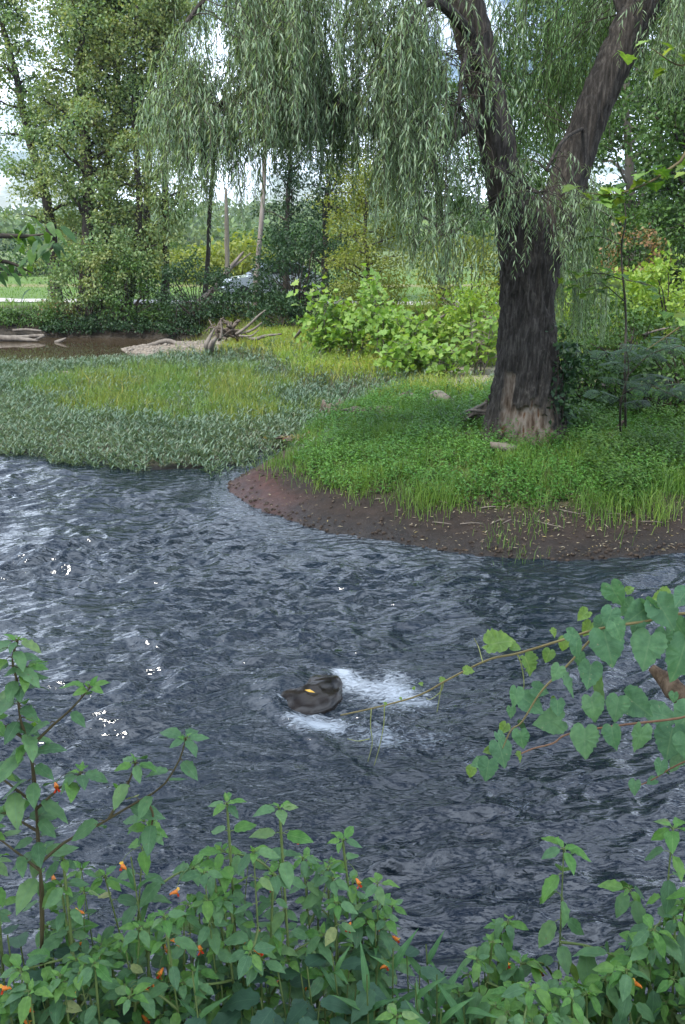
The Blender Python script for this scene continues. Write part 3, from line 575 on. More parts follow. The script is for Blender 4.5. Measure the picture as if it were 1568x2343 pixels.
S('lime_bush', 'yellow green mound of weeds between willow trunk and lime bushes', 1350, 680, 22, (1.3, .9, .7), 83, 'yellow_shrub', nc=60, rc=.3, L=.07, asp=.3, group=gr)
S('rust_bush', 'rusty leaved bush among the green ones at right', 1450, 590, 22.5, (.9, .5, .75), 84, 'rust_shrub', nc=26, rc=.28, L=.10, ncl=34, group=gr)
S('green_bush', 'rounded green bush behind the rusty one', 1500, 560, 24, (1.6, .9, 1.4), 85, 'mid_shrub', nc=80, rc=.36, L=.12, group=gr)
S('green_bush', 'shaded green bush close behind the willow trunk on its right', 1330, 590, 24.5, (1.5, .9, 1.5), 86, 'mid_shrub', nc=80, rc=.36, L=.12, group=gr)
S('green_bush', 'low green bush tangled with dead twigs beside the mimosa', 1470, 790, 16.5, (1.5, .8, .55), 87, 'mid_shrub', nc=50, rc=.26, L=.08, group=gr)
S('lime_bush', 'yellowish bush left of the willow trunk behind the saplings', 1060, 640, 23.5, (1.3, .8, 1.1), 88, 'yellow_shrub', nc=80, rc=.32, L=.09, group=gr)
S('green_bush', 'pale green bush just left of the willow trunk', 1090, 740, 19.8, (.75, .5, .8), 89, 'lime_shrub', nc=36, rc=.25, L=.10, group=gr)

# ------------------------------------------------------------------ the willow
WB = Vector((2.42, 11.75, 0)); WB.z = gz(WB.x, WB.y) - .15
willow = empty('willow_tree', WB)
wq = MB(); r = np.random.default_rng(77)
tk = arr([(2.44, 11.75, .1), (2.43, 11.75, .6), (2.44, 11.75, 1.36), (2.38, 11.75, 2.28), (2.36, 11.75, 2.9), (2.35, 11.75, 3.6)])
P = spline(tk, 190); zt = P[:, 2]
R = .415 + .26*np.exp(-(zt-.25)/.45) - .10*sstep(.9, 2.4, zt) + .03*sstep(2.6, 3.2, zt)
R[-46:] *= np.sqrt(np.clip(1 - np.linspace(0, .995, 46)**2, 0, 1))*.35 + .65*np.linspace(1, .2, 46)
K = 150
T, U, W = frames(P); U = np.tile([1., 0, 0], (len(P), 1)); W = np.tile([0, 1., 0], (len(P), 1)); an = np.linspace(0, 2*np.pi, K, endpoint=False)
dirs = U[:, None]*np.cos(an)[None, :, None] + W[:, None]*np.sin(an)[None, :, None]
TH = np.tile(an, (len(P), 1)); ZZ = np.tile(zt[:, None], (1, K))
def bark(V, amp=.066):
    q = V*np.array([1, 1, .22]); wq_ = fbm(V*np.array([2.2, 2.2, .9]), 2, 7)[:, None]*.10
    ridge = .5 - np.abs(pn(q*11 + wq_*9, 8))*1.9
    return amp*ridge + .5*amp*pn(V*np.array([22, 22, 6.]), 9) + .35*amp*pn(V*np.array([45, 45, 24.]), 10)
V = P[:, None] + dirs*R[:, None, None]; Vf = V.reshape(-1, 3)
but = .10*np.exp(-(ZZ-.2)/.5)*(np.cos(TH*5 + 1.0) + .6*np.cos(TH*8 + 2.2))*.8
d_ = bark(Vf).reshape(len(P), K) + but
e_ = fbm(np.stack([TH.ravel()*2.0, ZZ.ravel()*2.5, 0*TH.ravel()], 1), 3, 12).reshape(len(P), K)
# bare wood where bark has come away: front of the foot and a strip up its left side (angle -90deg faces the viewer)
da = np.abs((TH - np.radians(272) + np.pi) % (2*np.pi) - np.pi)
scar = sstep(.06, -.02, np.maximum(da - .60 - .25*e_, ZZ - .98 - .35*e_ - .3*np.clip(.25-da, 0, 1)))
da2 = np.abs((TH - np.radians(226) + np.pi) % (2*np.pi) - np.pi)
scar = np.maximum(scar, sstep(.05, -.02, np.maximum(da2 - .14 - .10*e_, np.abs(ZZ - .95) - .42 - .2*e_)))
d_ = d_*(1-.55*scar) - .055*scar + .03*np.exp(-((scar-.35)/.2)**2)*(ZZ < 1.3)
V = V + dirs*d_[:, :, None]
n = len(P); i = np.arange(n-1)[:, None]*K; j = np.arange(K)[None]; j2 = (j+1) % K
wq.add(V.reshape(-1, 3), np.stack([i+j, i+j2, i+K+j2, i+K+j], -1).reshape(-1, 4), attr=np.maximum(scar, .35*sstep(.75, .25, ZZ + .3*e_)).ravel())
def limb(pts, rad, k=72, n=150):
    Q = spline(arr(pts), n); RR = spline(np.array([[q] for q in rad]), n)[:, 0]
    wq.add(*tube(Q, RR, k, disp=lambda V: bark(V, .045))); return Q, RR
yw = 11.75
LL, LR = limb([px(1225, 800, y=yw), px(1215, 660, y=yw), px(1192, 550, y=yw), px(1158, 430, y=yw-.05), px(1132, 300, y=yw-.12), px(1095, 130, y=yw-.2), px(1058, -20, y=yw-.25), px(1020, -200, y=yw-.2), px(990, -420, y=yw)], [.24, .27, .28, .225, .205, .20, .195, .17, .14])
RL, RR_ = limb([px(1205, 800, y=yw+.05), px(1225, 660, y=yw+.1), px(1262, 540, y=yw+.15), px(1298, 420, y=yw+.2), px(1350, 270, y=yw+.25), px(1420, 110, y=yw+.3), px(1480, -10, y=yw+.3), px(1560, -170, y=yw+.4), px(1650, -380, y=yw+.6)], [.23, .25, .255, .22, .205, .205, .20, .17, .14])
wq.build('trunk', M['willow_bark'], willow, smooth=True, attr='scar')
for (pts, rad) in [([(2.2, 11.5, .55), (1.85, 11.75, .50), (1.5, 12.1, .42), (1.25, 12.35, .32)], [.16, .10, .07, .03]),
                   ([(2.75, 11.45, .55), (3.0, 11.3, .40), (3.2, 11.2, .25)], [.16, .10, .05])]:
    q = MB(); q.add(*tube(spline(arr(pts), 18), spline(np.array([[a] for a in rad]), 18)[:, 0], 12, disp=lambda V: bark(V, .02))); q.build('root', M['willow_bark'], willow, smooth=True)
# boughs, secondary branches and hanging strands
bo = MB(); twg = MB(); lf = MB(); lfb = MB()
def bough(pts, r0, r1=.02, n=30):
    Q = spline(arr(pts), n); bo.add(*tube(Q, np.linspace(r0, r1, n), 8, cap=False)); return Q
B = []
B.append(bough([px(1120, 250, y=11.6), px(1000, 330, y=11.2), px(920, 320, y=11.0), px(840, 290, y=10.9), px(780, 245, y=10.8), px(690, 235, y=10.8), px(590, 215, y=10.7), px(480, 250, y=10.7), px(410, 330, y=10.6)], .085))
B.append(bough([px(845, 292, y=10.9), px(880, 200, y=11.0), px(860, 90, y=11.1), px(820, -30, y=11.2), px(740, -120, y=11.3)], .05))
B.append(bough([px(1045, -70, y=11.5), px(960, -150, y=11.4), px(850, -190, y=11.3), px(680, -170, y=11.0), px(520, -60, y=10.6), px(420, 60, y=10.3)], .07))
B.append(bough([px(1080, 80, y=11.4), px(1010, 10, y=10.6), px(960, 20, y=9.9), px(920, 100, y=9.5)], .07))
B.append(bough([px(1100, 150, y=11.4), px(1070, 120, y=10.7), px(1060, 150, y=10.2), px(1050, 240, y=9.9)], .05))
B.append(bough([px(1040, -80, y=11.5), px(1120, -250, y=10.8), px(1180, -300, y=10.0), px(1250, -250, y=9.4)], .08))
B.append(bough([px(1440, 60, y=12), px(1380, -80, y=12.4), px(1300, -140, y=12.9), px(1210, -110, y=13.3)], .08))
B.append(bough([px(1500, -50, y=12), px(1560, -200, y=11.4), px(1640, -240, y=10.8), px(1720, -160, y=10.4)], .08))
B.append(bough([px(1340, 290, y=11.9), px(1290, 320, y=11.2), px(1250, 390, y=10.9)], .022))
B.append(bough([px(1170, 470, y=11.6), px(1200, 430, y=11.0), px(1230, 440, y=10.8)], .02))
B.append(bough([px(1330, 320, y=12.1), px(1340, 440, y=12.9), px(1320, 560, y=13.2)], .04))
B.append(bough([px(1480, -10, y=12.1), px(1530, -20, y=12.8), px(1570, 40, y=13.3)], .06))
B.append(bough([px(1030, -160, y=11.6), px(900, -420, y=12.2), px(700, -520, y=12.8), px(450, -450, y=13.4)], .1))
B.append(bough([px(1600, -260, y=12.2), px(1500, -560, y=12), px(1300, -700, y=11.5), px(1100, -680, y=11)], .1))
B.append(bough([px(1000, -380, y=11.75), px(960, -700, y=11.2), px(1000, -900, y=10.3), px(1100, -950, y=9.5)], .1))
BP = np.concatenate(B)
bo.build('bough', M['willow_bark'], willow, smooth=True)
def hides_limb(Q):
    for q in Q[::4]:
        for C_, w_ in ((LL, .36), (RL, .34)):
            d_ = C_ - q
            k = np.argmin(np.abs(d_[:, 2] - .12*d_[:, 1]))
            if q[1] < 11.9 and abs(q[0]*C_[k, 1]/q[1] - C_[k, 0]) < w_: return True
    return False
def strands(A, Ln, r, mb, leaf=.11, step=.027, out=None, per=1, wid=.14, skip=.93):
    """hanging shoots from anchors A (m,3) with lengths Ln"""
    for a_, l_ in zip(A, Ln):
        az = r.uniform(0, 6.283); sp = r.uniform(.08, .5)*min(1.0, l_)
        if out is not None: o2 = np.array(out)*r.uniform(.3, 1) ; h0 = np.array([math.cos(az)*sp + o2[0], math.sin(az)*sp + o2[1], 0])
        else: h0 = np.array([math.cos(az)*sp, math.sin(az)*sp, 0])
        n_ = max(6, int(l_/step)); t_ = np.linspace(0, 1, n_)
        Q = a_ + h0*(1-np.exp(-2.5*t_))[:, None] + np.stack([.03*np.sin(t_*5 + az), .03*np.cos(t_*4 + az), -l_*(t_**1.15) + .08*np.sin(np.minimum(t_*4, 3.14))*sp*3], 1)
        if hides_limb(Q) and r.uniform() < skip: continue
        s_ = np.arange(0, n_, max(1, n_//4)); s_ = np.unique(np.append(s_, n_-1))
        twg.add(*tube(Q[s_], np.linspace(.004, .0015, len(s_)), 3, cap=False))
        k = np.repeat(np.arange(n_), per); m_ = len(k); fa = r.uniform(0, 6.283, m_)
        sd_ = np.stack([np.cos(fa), np.sin(fa), 0*fa], 1); el = r.uniform(.25, 1.25, m_)[:, None]
        d = sd_*el + np.array([0, 0, -1.]); le = leaf*r.uniform(.6, 1.2, m_)*np.interp(t_[k], [0, .15, .85, 1], [.6, 1, 1, .6])
        mb.add(*cards(Q[k], d, nrm(sd_*.7 + np.array([0, 0, .6]) + .5*rdirs(m_, r)), le, le*wid*r.uniform(.8, 1.3, m_), fold=.5, mid=.4))
def drape(n, ur, vr, yr, bot, seed, mb, per=1, nst=(5, 10), gapn=0.1, leaf=.11, lmax=1.15, lmin=.3, conn=True, step=.027, wid=.14, skip=.93):
    """shoots hung in bunches; bot = [(u, v)...] lowest line the bunches reach"""
    r = np.random.default_rng(seed); bu = [b[0] for b in bot]; bv = [b[1] for b in bot]
    done = 0; tries = 0
    while done < n and tries < n*6:
        tries += 1
        u = r.uniform(*ur); v = r.uniform(*vr); y = r.uniform(*yr); q = px(u, v, y=y)
        if gapn and pn(np.array([[u/110, v/110, seed + .5]]), 5)[0] < -gapn: continue
        vb = np.interp(u, bu, bv) + r.normal()*25
        lim = q.z - px(u, vb, y=y).z
        if lim < lmin: continue
        q = np.array(q); j_ = np.argmin(((BP - q)**2).sum(1) + .5*np.maximum(0, q[2]-BP[:, 2])**2)
        s = BP[j_]; dist = np.linalg.norm(q-s)
        if dist > 1.9: continue
        if conn: twg.add(*tube(path3(s, q, 6, .12*dist, r, .05), np.linspace(.007, .003, 6), 4, cap=False))
        k = r.integers(*nst); A = q + r.normal(size=(k, 3))*np.array([.10, .10, .05])
        o = (q-s)/(dist+.01)*.38
        strands(A, np.minimum(r.uniform(lmin, lmax, k), lim), r, mb, out=(o[0], o[1]), per=per, leaf=leaf, step=step, wid=wid, skip=skip); done += 1
lowline = [(360, 330), (385, 420), (440, 450), (490, 520), (525, 600), (545, 480), (565, 360), (620, 340), (700, 330), (780, 360), (860, 420), (910, 540), (960, 610), (1040, 640), (1110, 620), (1150, 560)]
drape(125, (390, 700), (-60, 400), (10.0, 11.4), lowline, 101, lf, gapn=.05)
drape(105, (560, 980), (-120, 380), (10.2, 11.9), lowline, 102, lf, gapn=.03)
drape(92, (880, 1110), (-60, 540), (9.6, 11.3), lowline, 103, lf, gapn=.08)
drape(40, (1030, 1150), (60, 440), (9.8, 10.8), [(1000, 500), (1150, 520)], 104, lf, lmax=.6, skip=.75, nst=(4, 7))
drape(26, (1165, 1340), (330, 540), (10.6, 11.3), [(1150, 620), (1330, 660)], 105, lf, lmax=.7, lmin=.2, skip=.4, gapn=.15)
drape(60, (1130, 1400), (-120, 250), (12.4, 14), [(1130, 420), (1280, 430), (1400, 260)], 106, lfb, lmax=1.8)
drape(28, (1270, 1370), (400, 640), (12.6, 13.5), [(1260, 860), (1300, 900), (1380, 700)], 107, lf, lmax=1.4)
drape(40, (1460, 1640), (-200, 80), (10.4, 13.5), [(1460, 120), (1568, 250), (1640, 300)], 108, lf, lmax=1.5)
# upper crown, above the picture
drape(46, (420, 1750), (-700, -180), (9.4, 13.6), [(300, 0), (1800, 0)], 109, lf, leaf=.15, step=.08, lmax=2.2, wid=.2)
for bq, nb, l0, l1, sd_ in ((0, 34, .4, 1.1, 7), (1, 22, .4, 1.2, 8), (2, 26, .5, 1.3, 9), (3, 16, .4, 1.0, 10), (4, 16, .4, .9, 11), (8, 8, .3, .7, 12), (9, 6, .3, .6, 13), (10, 12, .5, 1.1, 14), (6, 14, .5, 1.2, 15), (11, 14, .4, 1.0, 16), (7, 12, .4, 1.0, 17)):
    r = np.random.default_rng(sd_); Q = B[bq]; k = r.integers(6, len(Q), nb*2); strands(Q[k] + r.normal(size=(nb*2, 3))*.05, r.uniform(l0, l1, nb*2), r, lf)
twg.build('twigs', M['bark'], willow)
lf.build('crown', M['willow'], willow); lfb.build('inner_crown', M['willow_bright'], willow)
tag(willow, 'old willow with a massive furrowed trunk forking into two limbs and weeping foliage', 'tree')

# ------------------------------------------------------------------ ground cover
def scatter(n, xr_, yr_, keep, seed):
    r = np.random.default_rng(seed); x = r.uniform(*xr_, n); y = r.uniform(*yr_, n)
    k = np.abs(x) < .41*y + 1.2; x, y = x[k], y[k]
    k = keep(x, y, r); x, y = x[k], y[k]
    return np.stack([x, y, ground_h(x, y)], 1), r
def inpoly(x, y, P):
    ins = np.zeros(len(x), bool)
    for i in range(len(P)):
        a, b = P[i], P[(i+1) % len(P)]
        c_ = (a[1] > y) != (b[1] > y)
        with np.errstate(divide='ignore', invalid='ignore'): ins ^= c_ & (x < (b[0]-a[0])*(y-a[1])/(b[1]-a[1]) + a[0])
    return ins
REED = np.array([px(u, v, z=.05)[:2] for u, v in [(80, 885), (160, 862), (300, 850), (560, 853), (650, 900), (660, 960), (570, 985), (400, 985), (250, 975), (130, 930)]])
def nse(x, y, f, s): return fbm(np.stack([x, y, 0*x], 1)*f, 3, s)
def reedy(x, y): return inpoly(x + 1.1*nse(x, y, .6, 3) + .7*nse(x, y, 3, 13), y + 1.5*nse(x, y, .5, 4) + .9*nse(x, y, 3, 14), REED)
def sandy(x, y): return (y > 16.9)*(y < 20.2)*(x + nse(x, y, 1.3, 21) > 1.9)
def gravelly(x, y): return (y > 23.9)*(y < 29.4)*(x + .5*nse(x, y, 1.3, 21) < -3.2)
def herbs(mb, P, r, hmin, hmax, nleaf, L, asp, el, hf=None):
    """upright little plants: leaves spiralling up unseen stems"""
    n = len(P); h = r.uniform(hmin, hmax, n); lx_ = r.normal(size=(n, 2))*.25
    if hf is not None: h = h*hf
    for k in range(nleaf):
        f = (k + .7 + r.uniform(-.3, .3, n))/nleaf; az = r.uniform(0, 6.283) + k*2.4 + r.normal(size=n)*.5
        b = P.copy(); b[:, 2] += h*f; b[:, :2] += lx_*(h*f)[:, None]
        e = r.uniform(*el, n); d = np.stack([np.cos(az)*np.cos(e), np.sin(az)*np.cos(e), np.sin(e)], 1)
        le = L*r.uniform(.65, 1.25, n)*(1.1 - .3*f)
        nn = np.stack([-np.cos(az)*np.sin(e), -np.sin(az)*np.sin(e), np.cos(e)], 1) + .35*rdirs(n, r)
        mb.add(*cards(b, d, nn, le, le*asp*r.uniform(.8, 1.2, n), fold=.4))
# grass and herbs under the willow
def bank_keep(lo):
    return lambda x, y, r: (sdist(x, y) > lo - .28*sstep(1.2, -.4, x) + .45*nse(x, y, 1.1, 31) + .25*r.uniform(0, 1, len(x)))*(marsh_mask(x, y) < .55 + .2*r.normal(size=len(x)))*(np.hypot(x-2.44, y-11.75) > .52)*(y < 16.8)
P, r = scatter(64000, (-2, 7.2), (8.4, 16.8), bank_keep(.72), 201)
h = r.uniform(.06, .22, len(P))*(1 + 1.3*np.clip(nse(P[:, 0], P[:, 1], 1.6, 33), -.6, 1.4))
gmb = MB(); gmb.add(*blades(P, h, .006 + 0*h, r.uniform(.2, .9, len(P)), 5))
for (u, v, hh_, k) in [(975, 1160, .34, 260), (1170, 1110, .3, 200), (1370, 1185, .34, 240), (870, 1040, .36, 240), (700, 1010, .3, 200), (1340, 1110, .34, 260), (830, 1120, .28, 160), (1480, 1180, .32, 240), (1050, 1150, .26, 120), (1225, 1200, .2, 60), (1200, 1250, .22, 40), (640, 1060, .26, 160), (1540, 1150, .36, 240), (1150, 1215, .14, 60)]:
    q = px(u, v, z=.2); xx = q.x + r.normal(size=k)*.17; yy = q.y + r.normal(size=k)*.17
    gmb.add(*blades(np.stack([xx, yy, ground_h(xx, yy)], 1), hh_*r.uniform(.5, 1.1, k), .006 + 0*xx, r.uniform(.15, .7, k), int(u)))
tag(gmb.build('bank_grass', M['grass']), 'bright green grass on the bank below the willow', 'grass', kind='stuff')
P, r = scatter(15000, (-1.2, 7.2), (8.6, 16), bank_keep(.85), 202)
hb = MB(); herbs(hb, P, r, .10, .30, 8, .062, .42, (-.3, .5), hf=(1 + 1.0*np.clip(nse(P[:, 0], P[:, 1], 1.3, 34), -.75, 1.2)))
tag(hb.build('bank_herbs', M['herb']), 'low leafy herbs spreading round the foot of the willow', 'herbs', kind='stuff')
P, r = scatter(5200, (2.9, 7.2), (8.9, 14), lambda x, y, r: (sdist(x, y) > .8 + .4*nse(x, y, 1.1, 31))*(nse(x, y, .9, 44) > -.12), 221)
bw = MB(); herbs(bw, P, r, .2, .55, 11, .075, .38, (-.3, .6), hf=.7 + .6*np.clip(nse(P[:, 0], P[:, 1], 1.0, 45), -.5, 1)); tag(bw.build('bank_weeds', M['mid_shrub']), 'taller dark weeds crowding the bank right of the willow', 'weeds', kind='stuff')
# bluish marsh plants along the water
P, r = scatter(26000, (-10, 3.5), (11.6, 24.6), lambda x, y, r: (sdist(x, y) > -.22 + .5*nse(x, y, 1.0, 35))*(marsh_mask(x, y) > .35 + .2*r.normal(size=len(x)))*(~(reedy(x, y) & (r.uniform(0, 1, len(x)) < .72))), 203)
P[:, 2] = np.maximum(P[:, 2], -.03)
mm_ = MB(); herbs(mm_, P, r, .10, .26, 9, .115, .2, (.35, 1.15), hf=(1 + .6*np.clip(nse(P[:, 0], P[:, 1], .8, 36), -.7, 1.2))*np.clip(.5 + sdist(P[:, 0], P[:, 1])*1.0, .6, 1.15))
tag(mm_.build('marsh_plants', M['marsh']), 'grey green marsh plants fringing the river', 'marsh plants', kind='stuff')
P, r = scatter(30000, (-9, 0), (14, 23), lambda x, y, r: reedy(x, y) & (r.uniform(0, 1, len(x)) < .95), 204)
h = r.uniform(.16, .46, len(P))*(1 + .55*nse(P[:, 0], P[:, 1], 1.2, 37))
rb_ = MB(); rb_.add(*blades(P, h, .011 + 0*h, r.uniform(.1, .6, len(P)), 6)); rb_.add(*blades(P[::2] + .02, h[::2]*.8, .010 + 0*h[::2], r.uniform(.3, 1.0, len(P[::2])), 7))
tag(rb_.build('reeds', M['reed']), 'yellow green reed bed in the middle of the marsh', 'reeds', kind='stuff')
# meadow behind
P, r = scatter(76000, (-5, 12), (15.5, 31.5), lambda x, y, r: (sdist(x, y) > .25)*(marsh_mask(x, y) < .5 + .15*r.normal(size=len(x)))*(~(sandy(x, y) & (r.uniform(0, 1, len(x)) < .93)))*(~(gravelly(x, y) & (r.uniform(0, 1, len(x)) < .96))), 205)
h = r.uniform(.10, .30, len(P))*(1 + .7*np.clip(nse(P[:, 0], P[:, 1], .7, 38), -.7, 1.3))
me_ = MB(); me_.add(*blades(P, h, .012 + 0*h, r.uniform(.2, .9, len(P)), 8)); me_.add(*blades(P[::4], h[::4]*.7, .016 + 0*h[::4], r.uniform(.3, 1.2, len(P[::4])), 9))
tag(me_.build('meadow_grass', M['meadow']), 'rough yellow green meadow behind the marsh', 'grass', kind='stuff')
P, r = scatter(5200, (-4, 12), (16.5, 30), lambda x, y, r: (sdist(x, y) > .5)*(marsh_mask(x, y) < .3)*(~sandy(x, y))*(~gravelly(x, y))*(nse(x, y, .6, 39) > .05), 206)
mh = MB(); herbs(mh, P, r, .12, .5, 9, .09, .35, (0, .8)); tag(mh.build('meadow_weeds', M['lime_shrub']), 'leafy weeds standing in the meadow grass', 'weeds', kind='stuff')
M['gold'] = leaf_mat('goldenrod_bloom', [(.35, .28, .03), (.42, .33, .04), (.25, .26, .05)], trans=.3)
P, r = scatter(2600, (-4, 6), (19, 27), lambda x, y, r: (sdist(x, y) > .5)*(marsh_mask(x, y) < .2)*(~sandy(x, y))*(~gravelly(x, y))*(nse(x, y, .8, 40) > .25), 207)
gd = MB(); herbs(gd, P, r, .22, .45, 5, .05, .4, (.3, 1.2)); tag(gd.build('goldenrod', M['gold']), 'goldenrod blooming in the meadow in front of the saplings', 'flowers', kind='stuff')
# lawn and rough bank across the pool
P, r = scatter(26000, (-26, 16), (30.6, 56), lambda x, y, r: (sdist(x, y) > .2)*(np.abs(y - (35.6 - .14*(x+8) + .5*np.sin(x*.22))) > 1.15)*(r.uniform(0, 1, len(x)) < np.where(y < 34, 1, .5)), 208)
h = np.where(P[:, 1] < 34.2, r.uniform(.15, .45, len(P)), r.uniform(.06, .14, len(P)))
lw = MB(); lw.add(*blades(P, h, .03 + 0*h, r.uniform(.2, .9, len(P)), 10)); tag(lw.build('lawn_grass', M['grass']), 'green grass of the far lawn and bank across the pool', 'grass', kind='stuff')
# litter on the mud
P, r = scatter(9000, (-1.6, 5), (8.2, 11.6), lambda x, y, r: (sdist(x, y) > .05)*(sdist(x, y) < 1.2)*(r.uniform(0, 1, len(x)) < .16 + .6*sstep(.2, 2, x)), 209)
P[:, 2] += .012; n = len(P); le = r.uniform(.02, .065, n)
lt = MB(); lt.add(*cards(P, rdirs(n, r)*np.array([1, 1, .12]), np.array([0, 0, 1.]) + .4*rdirs(n, r), le, le*.2)); tag(lt.build('leaf_litter', M['litter']), 'narrow fallen willow leaves strewn over the dark mud', 'leaf litter', kind='stuff')

# ------------------------------------------------------------------ stones, driftwood, debris
def stone_mesh(seed, flat=.6):
    r = np.random.default_rng(seed); a = np.linspace(0, 6.283, 9, endpoint=False); V = [(0, 0, flat)]
    for z_, q in ((.75, .55), (.1, 1.0), (-.6, .75)):
        for t in a: k = q*(1 + .22*r.normal()); V.append((math.cos(t)*k, math.sin(t)*k*.75, z_*flat*(1 + .15*r.normal())))
    V = np.array(V); F3 = [(0, 1+i, 1+(i+1) % 9) for i in range(9)]; F4 = [(1+k*9+i, 10+k*9+i, 10+k*9+(i+1) % 9, 1+k*9+(i+1) % 9) for k in (0, 1) for i in range(9)]
    return V, [np.array(F3), np.array(F4)]
gv = MB(); P, r = scatter(60000, (-7, -2.4), (23, 29), lambda x, y, r: (sdist(x, y) > -.25)*gravelly(x, y)*(r.uniform(0, 1, len(x)) < .5 + .5*nse(x, y, 1, 50)), 210)
SV = [stone_mesh(s) for s in range(4)]
for k, p_ in enumerate(P[:1300]):
    V, F = SV[k % 4]; s = r.uniform(.02, .06); c_, n_ = math.cos(k), math.sin(k)
    gv.add(np.stack([V[:, 0]*c_ - V[:, 1]*n_, V[:, 0]*n_ + V[:, 1]*c_, V[:, 2]], 1)*s + p_, F)
tag(gv.build('gravel', M['stone']), 'loose pale pebbles covering the gravel bar by the pool', 'gravel', kind='stuff')
M['clod'] = plain_mat('dark_clod', (.035, .027, .021), .9, .4, 20, spec=.2)
P, r = scatter(5000, (-1.7, 4.2), (8.1, 12), lambda x, y, r: (sdist(x, y) > -.06)*(sdist(x, y) < .9)*(r.uniform(0, 1, len(x)) < np.where(sdist(x, y) < .15, .8, .16)), 211); cl = MB()
for k, p_ in enumerate(P[:700]):
    V, F = SV[k % 4]; s = r.uniform(.008, .03); c_, n_ = math.cos(k), math.sin(k)
    cl.add(np.stack([V[:, 0]*c_ - V[:, 1]*n_, V[:, 0]*n_ + V[:, 1]*c_, V[:, 2]], 1)*s + p_, F)
tag(cl.build('mud_clods', M['clod']), 'dark clods and pebbles along the wet edge of the mud', 'clods', kind='stuff')
sm = []
for k in range(4):
    q = MB(); q.add(*stone_mesh(20+k)); sm.append(q.mesh('stone', M['stone'], smooth=True))
r = np.random.default_rng(9)
for (u, v, s) in [(300, 797, .09), (318, 802, .08), (352, 806, .1), (400, 812, .09), (425, 800, .12), (450, 792, .1), (430, 822, .14), (447, 828, .16), (407, 824, .09), (472, 828, .13), (495, 838, .17), (520, 842, .12), (380, 795, .1), (365, 818, .08), (462, 806, .1), (286, 792, .07)]:
    q = px(u, v, z=.1); o = bpy.data.objects.new('stone', sm[int(u) % 4]); COL.objects.link(o)
    o.location = (q.x, q.y, max(gz(q.x, q.y), -.02) + s*.15); o.scale = (s*1.3, s, s); o.rotation_euler = (0, 0, u*1.7)
    tag(o, 'pale stone on the gravel bar at the pool edge', 'stone', 'stones on the gravel bar')
for (u, v, s, lb) in [(145, 855, .16, 'pale stone showing among marsh plants near the left edge'), (1100, 858, .28, 'flat pale stone on sand just left of the willow trunk'), (860, 925, .2, 'dark rounded stone at the back of the marsh')]:
    q = px(u, v, z=.15); o = bpy.data.objects.new('stone', sm[1]); COL.objects.link(o); o.location = (q.x, q.y, max(0, gz(q.x, q.y)) + s*.6); o.scale = (s*1.5, s, s*.7)
    tag(o, lb, 'stone')

def woodpiece(pts, rad, k=9, n=22, seed=0, amp=.25):
    r = np.random.default_rng(seed); Q = spline(arr(pts), n); RR = spline(np.array([[q] for q in rad]), n)[:, 0]
    m_ = max(rad); return tube(Q, RR, k, disp=lambda V: amp*m_*fbm(V*(.6/m_), 3, seed))
def stick(name, label, pts, rad, mat, cat='driftwood', group=None, twigs=(), n=22, seed=1):
    q = MB(); q.add(*woodpiece(pts, rad, seed=seed, n=n)); p0 = pts[0]
    if not twigs:
        o = q.build(name, M[mat], smooth=True); tag(o, label, cat, group); return o
    root = empty(name, p0); q.build('stem', M[mat], root, smooth=True)
    for k, (tp_, tr__) in enumerate(twigs):
        q = MB(); q.add(*woodpiece(tp_, tr__, k=6, n=12, seed=seed+k+5)); q.build('branch', M[mat], root, smooth=True)
    tag(root, label, cat, group); return root
def G(u, v, dz=0., zg=.3):
    q = px(u, v, z=zg); q = px(u, v, z=max(0, gz(q.x, q.y))); return (q.x, q.y, max(0, gz(q.x, q.y)) + dz)
# grey root stump with bleached branches in the meadow
c0 = px(520, 778, y=25.2); zb = gz(c0.x, c0.y)
root = empty('drift_stump', (c0.x, c0.y, zb))
r = np.random.default_rng(4)
q = MB()
for k in range(26):
    a = r.uniform(0, 6.28); e = np.array([c0.x + math.cos(a)*r.uniform(.1, .75), c0.y + math.sin(a)*.4, zb + r.uniform(.0, .75)])
    s = np.array([c0.x + r.normal()*.2, c0.y, zb + r.uniform(.1, .4)]); q.add(*tube(path3(s, e, 7, .1, r, .12), np.linspace(r.uniform(.03, .07), .012, 7), 6, disp=lambda V: .02*pn(V*9, k)))
q.build('root_mass', M['drift_dark'], root, smooth=True)
for k, (pts, rad) in enumerate([([px(540, 765, y=25), px(565, 748, y=24.9), px(592, 722, y=24.8), px(608, 709, y=24.8)], [.045, .04, .03, .012]), ([px(545, 762, y=25), px(575, 756, y=24.9), px(600, 738, y=24.8)], [.04, .036, .02]), ([px(548, 768, y=24.9), px(575, 768, y=24.7), px(592, 755, y=24.7)], [.028, .025, .014]), ([px(505, 775, y=25), px(508, 755, y=25), px(505, 738, y=25)], [.04, .035, .014])]):
    q = MB(); q.add(*woodpiece(pts, rad, n=14, seed=k)); q.build('branch', M['drift'], root, smooth=True)
tag(root, 'grey uprooted stump with bleached branches pointing right in the meadow', 'driftwood')
stick('driftwood_snag', 'pale forked snag standing upright on the gravel bar', [G(478, 806, -.1), px(474, 790, y=23.6), px(482, 770, y=23.6), px(491, 752, y=23.6)], [.10, .08, .05, .02], 'drift', twigs=[([G(484, 806, -.1), px(484, 790, y=23.5), px(494, 772, y=23.5)], [.09, .08, .05])])
stick('driftwood_branch', 'pale arched branch lying on the gravel bar', [G(335, 797), px(352, 787, y=27), px(380, 780, y=27), px(398, 783, y=27), G(412, 793)], [.03, .06, .07, .07, .05], 'drift')
stick('driftwood_branch', 'long flat pale stick along the front of the gravel bar', [G(415, 808, .05), G(440, 808, .06), G(470, 806, .06)], [.05, .06, .05], 'drift')
lft = 'driftwood caught at the far left shore'
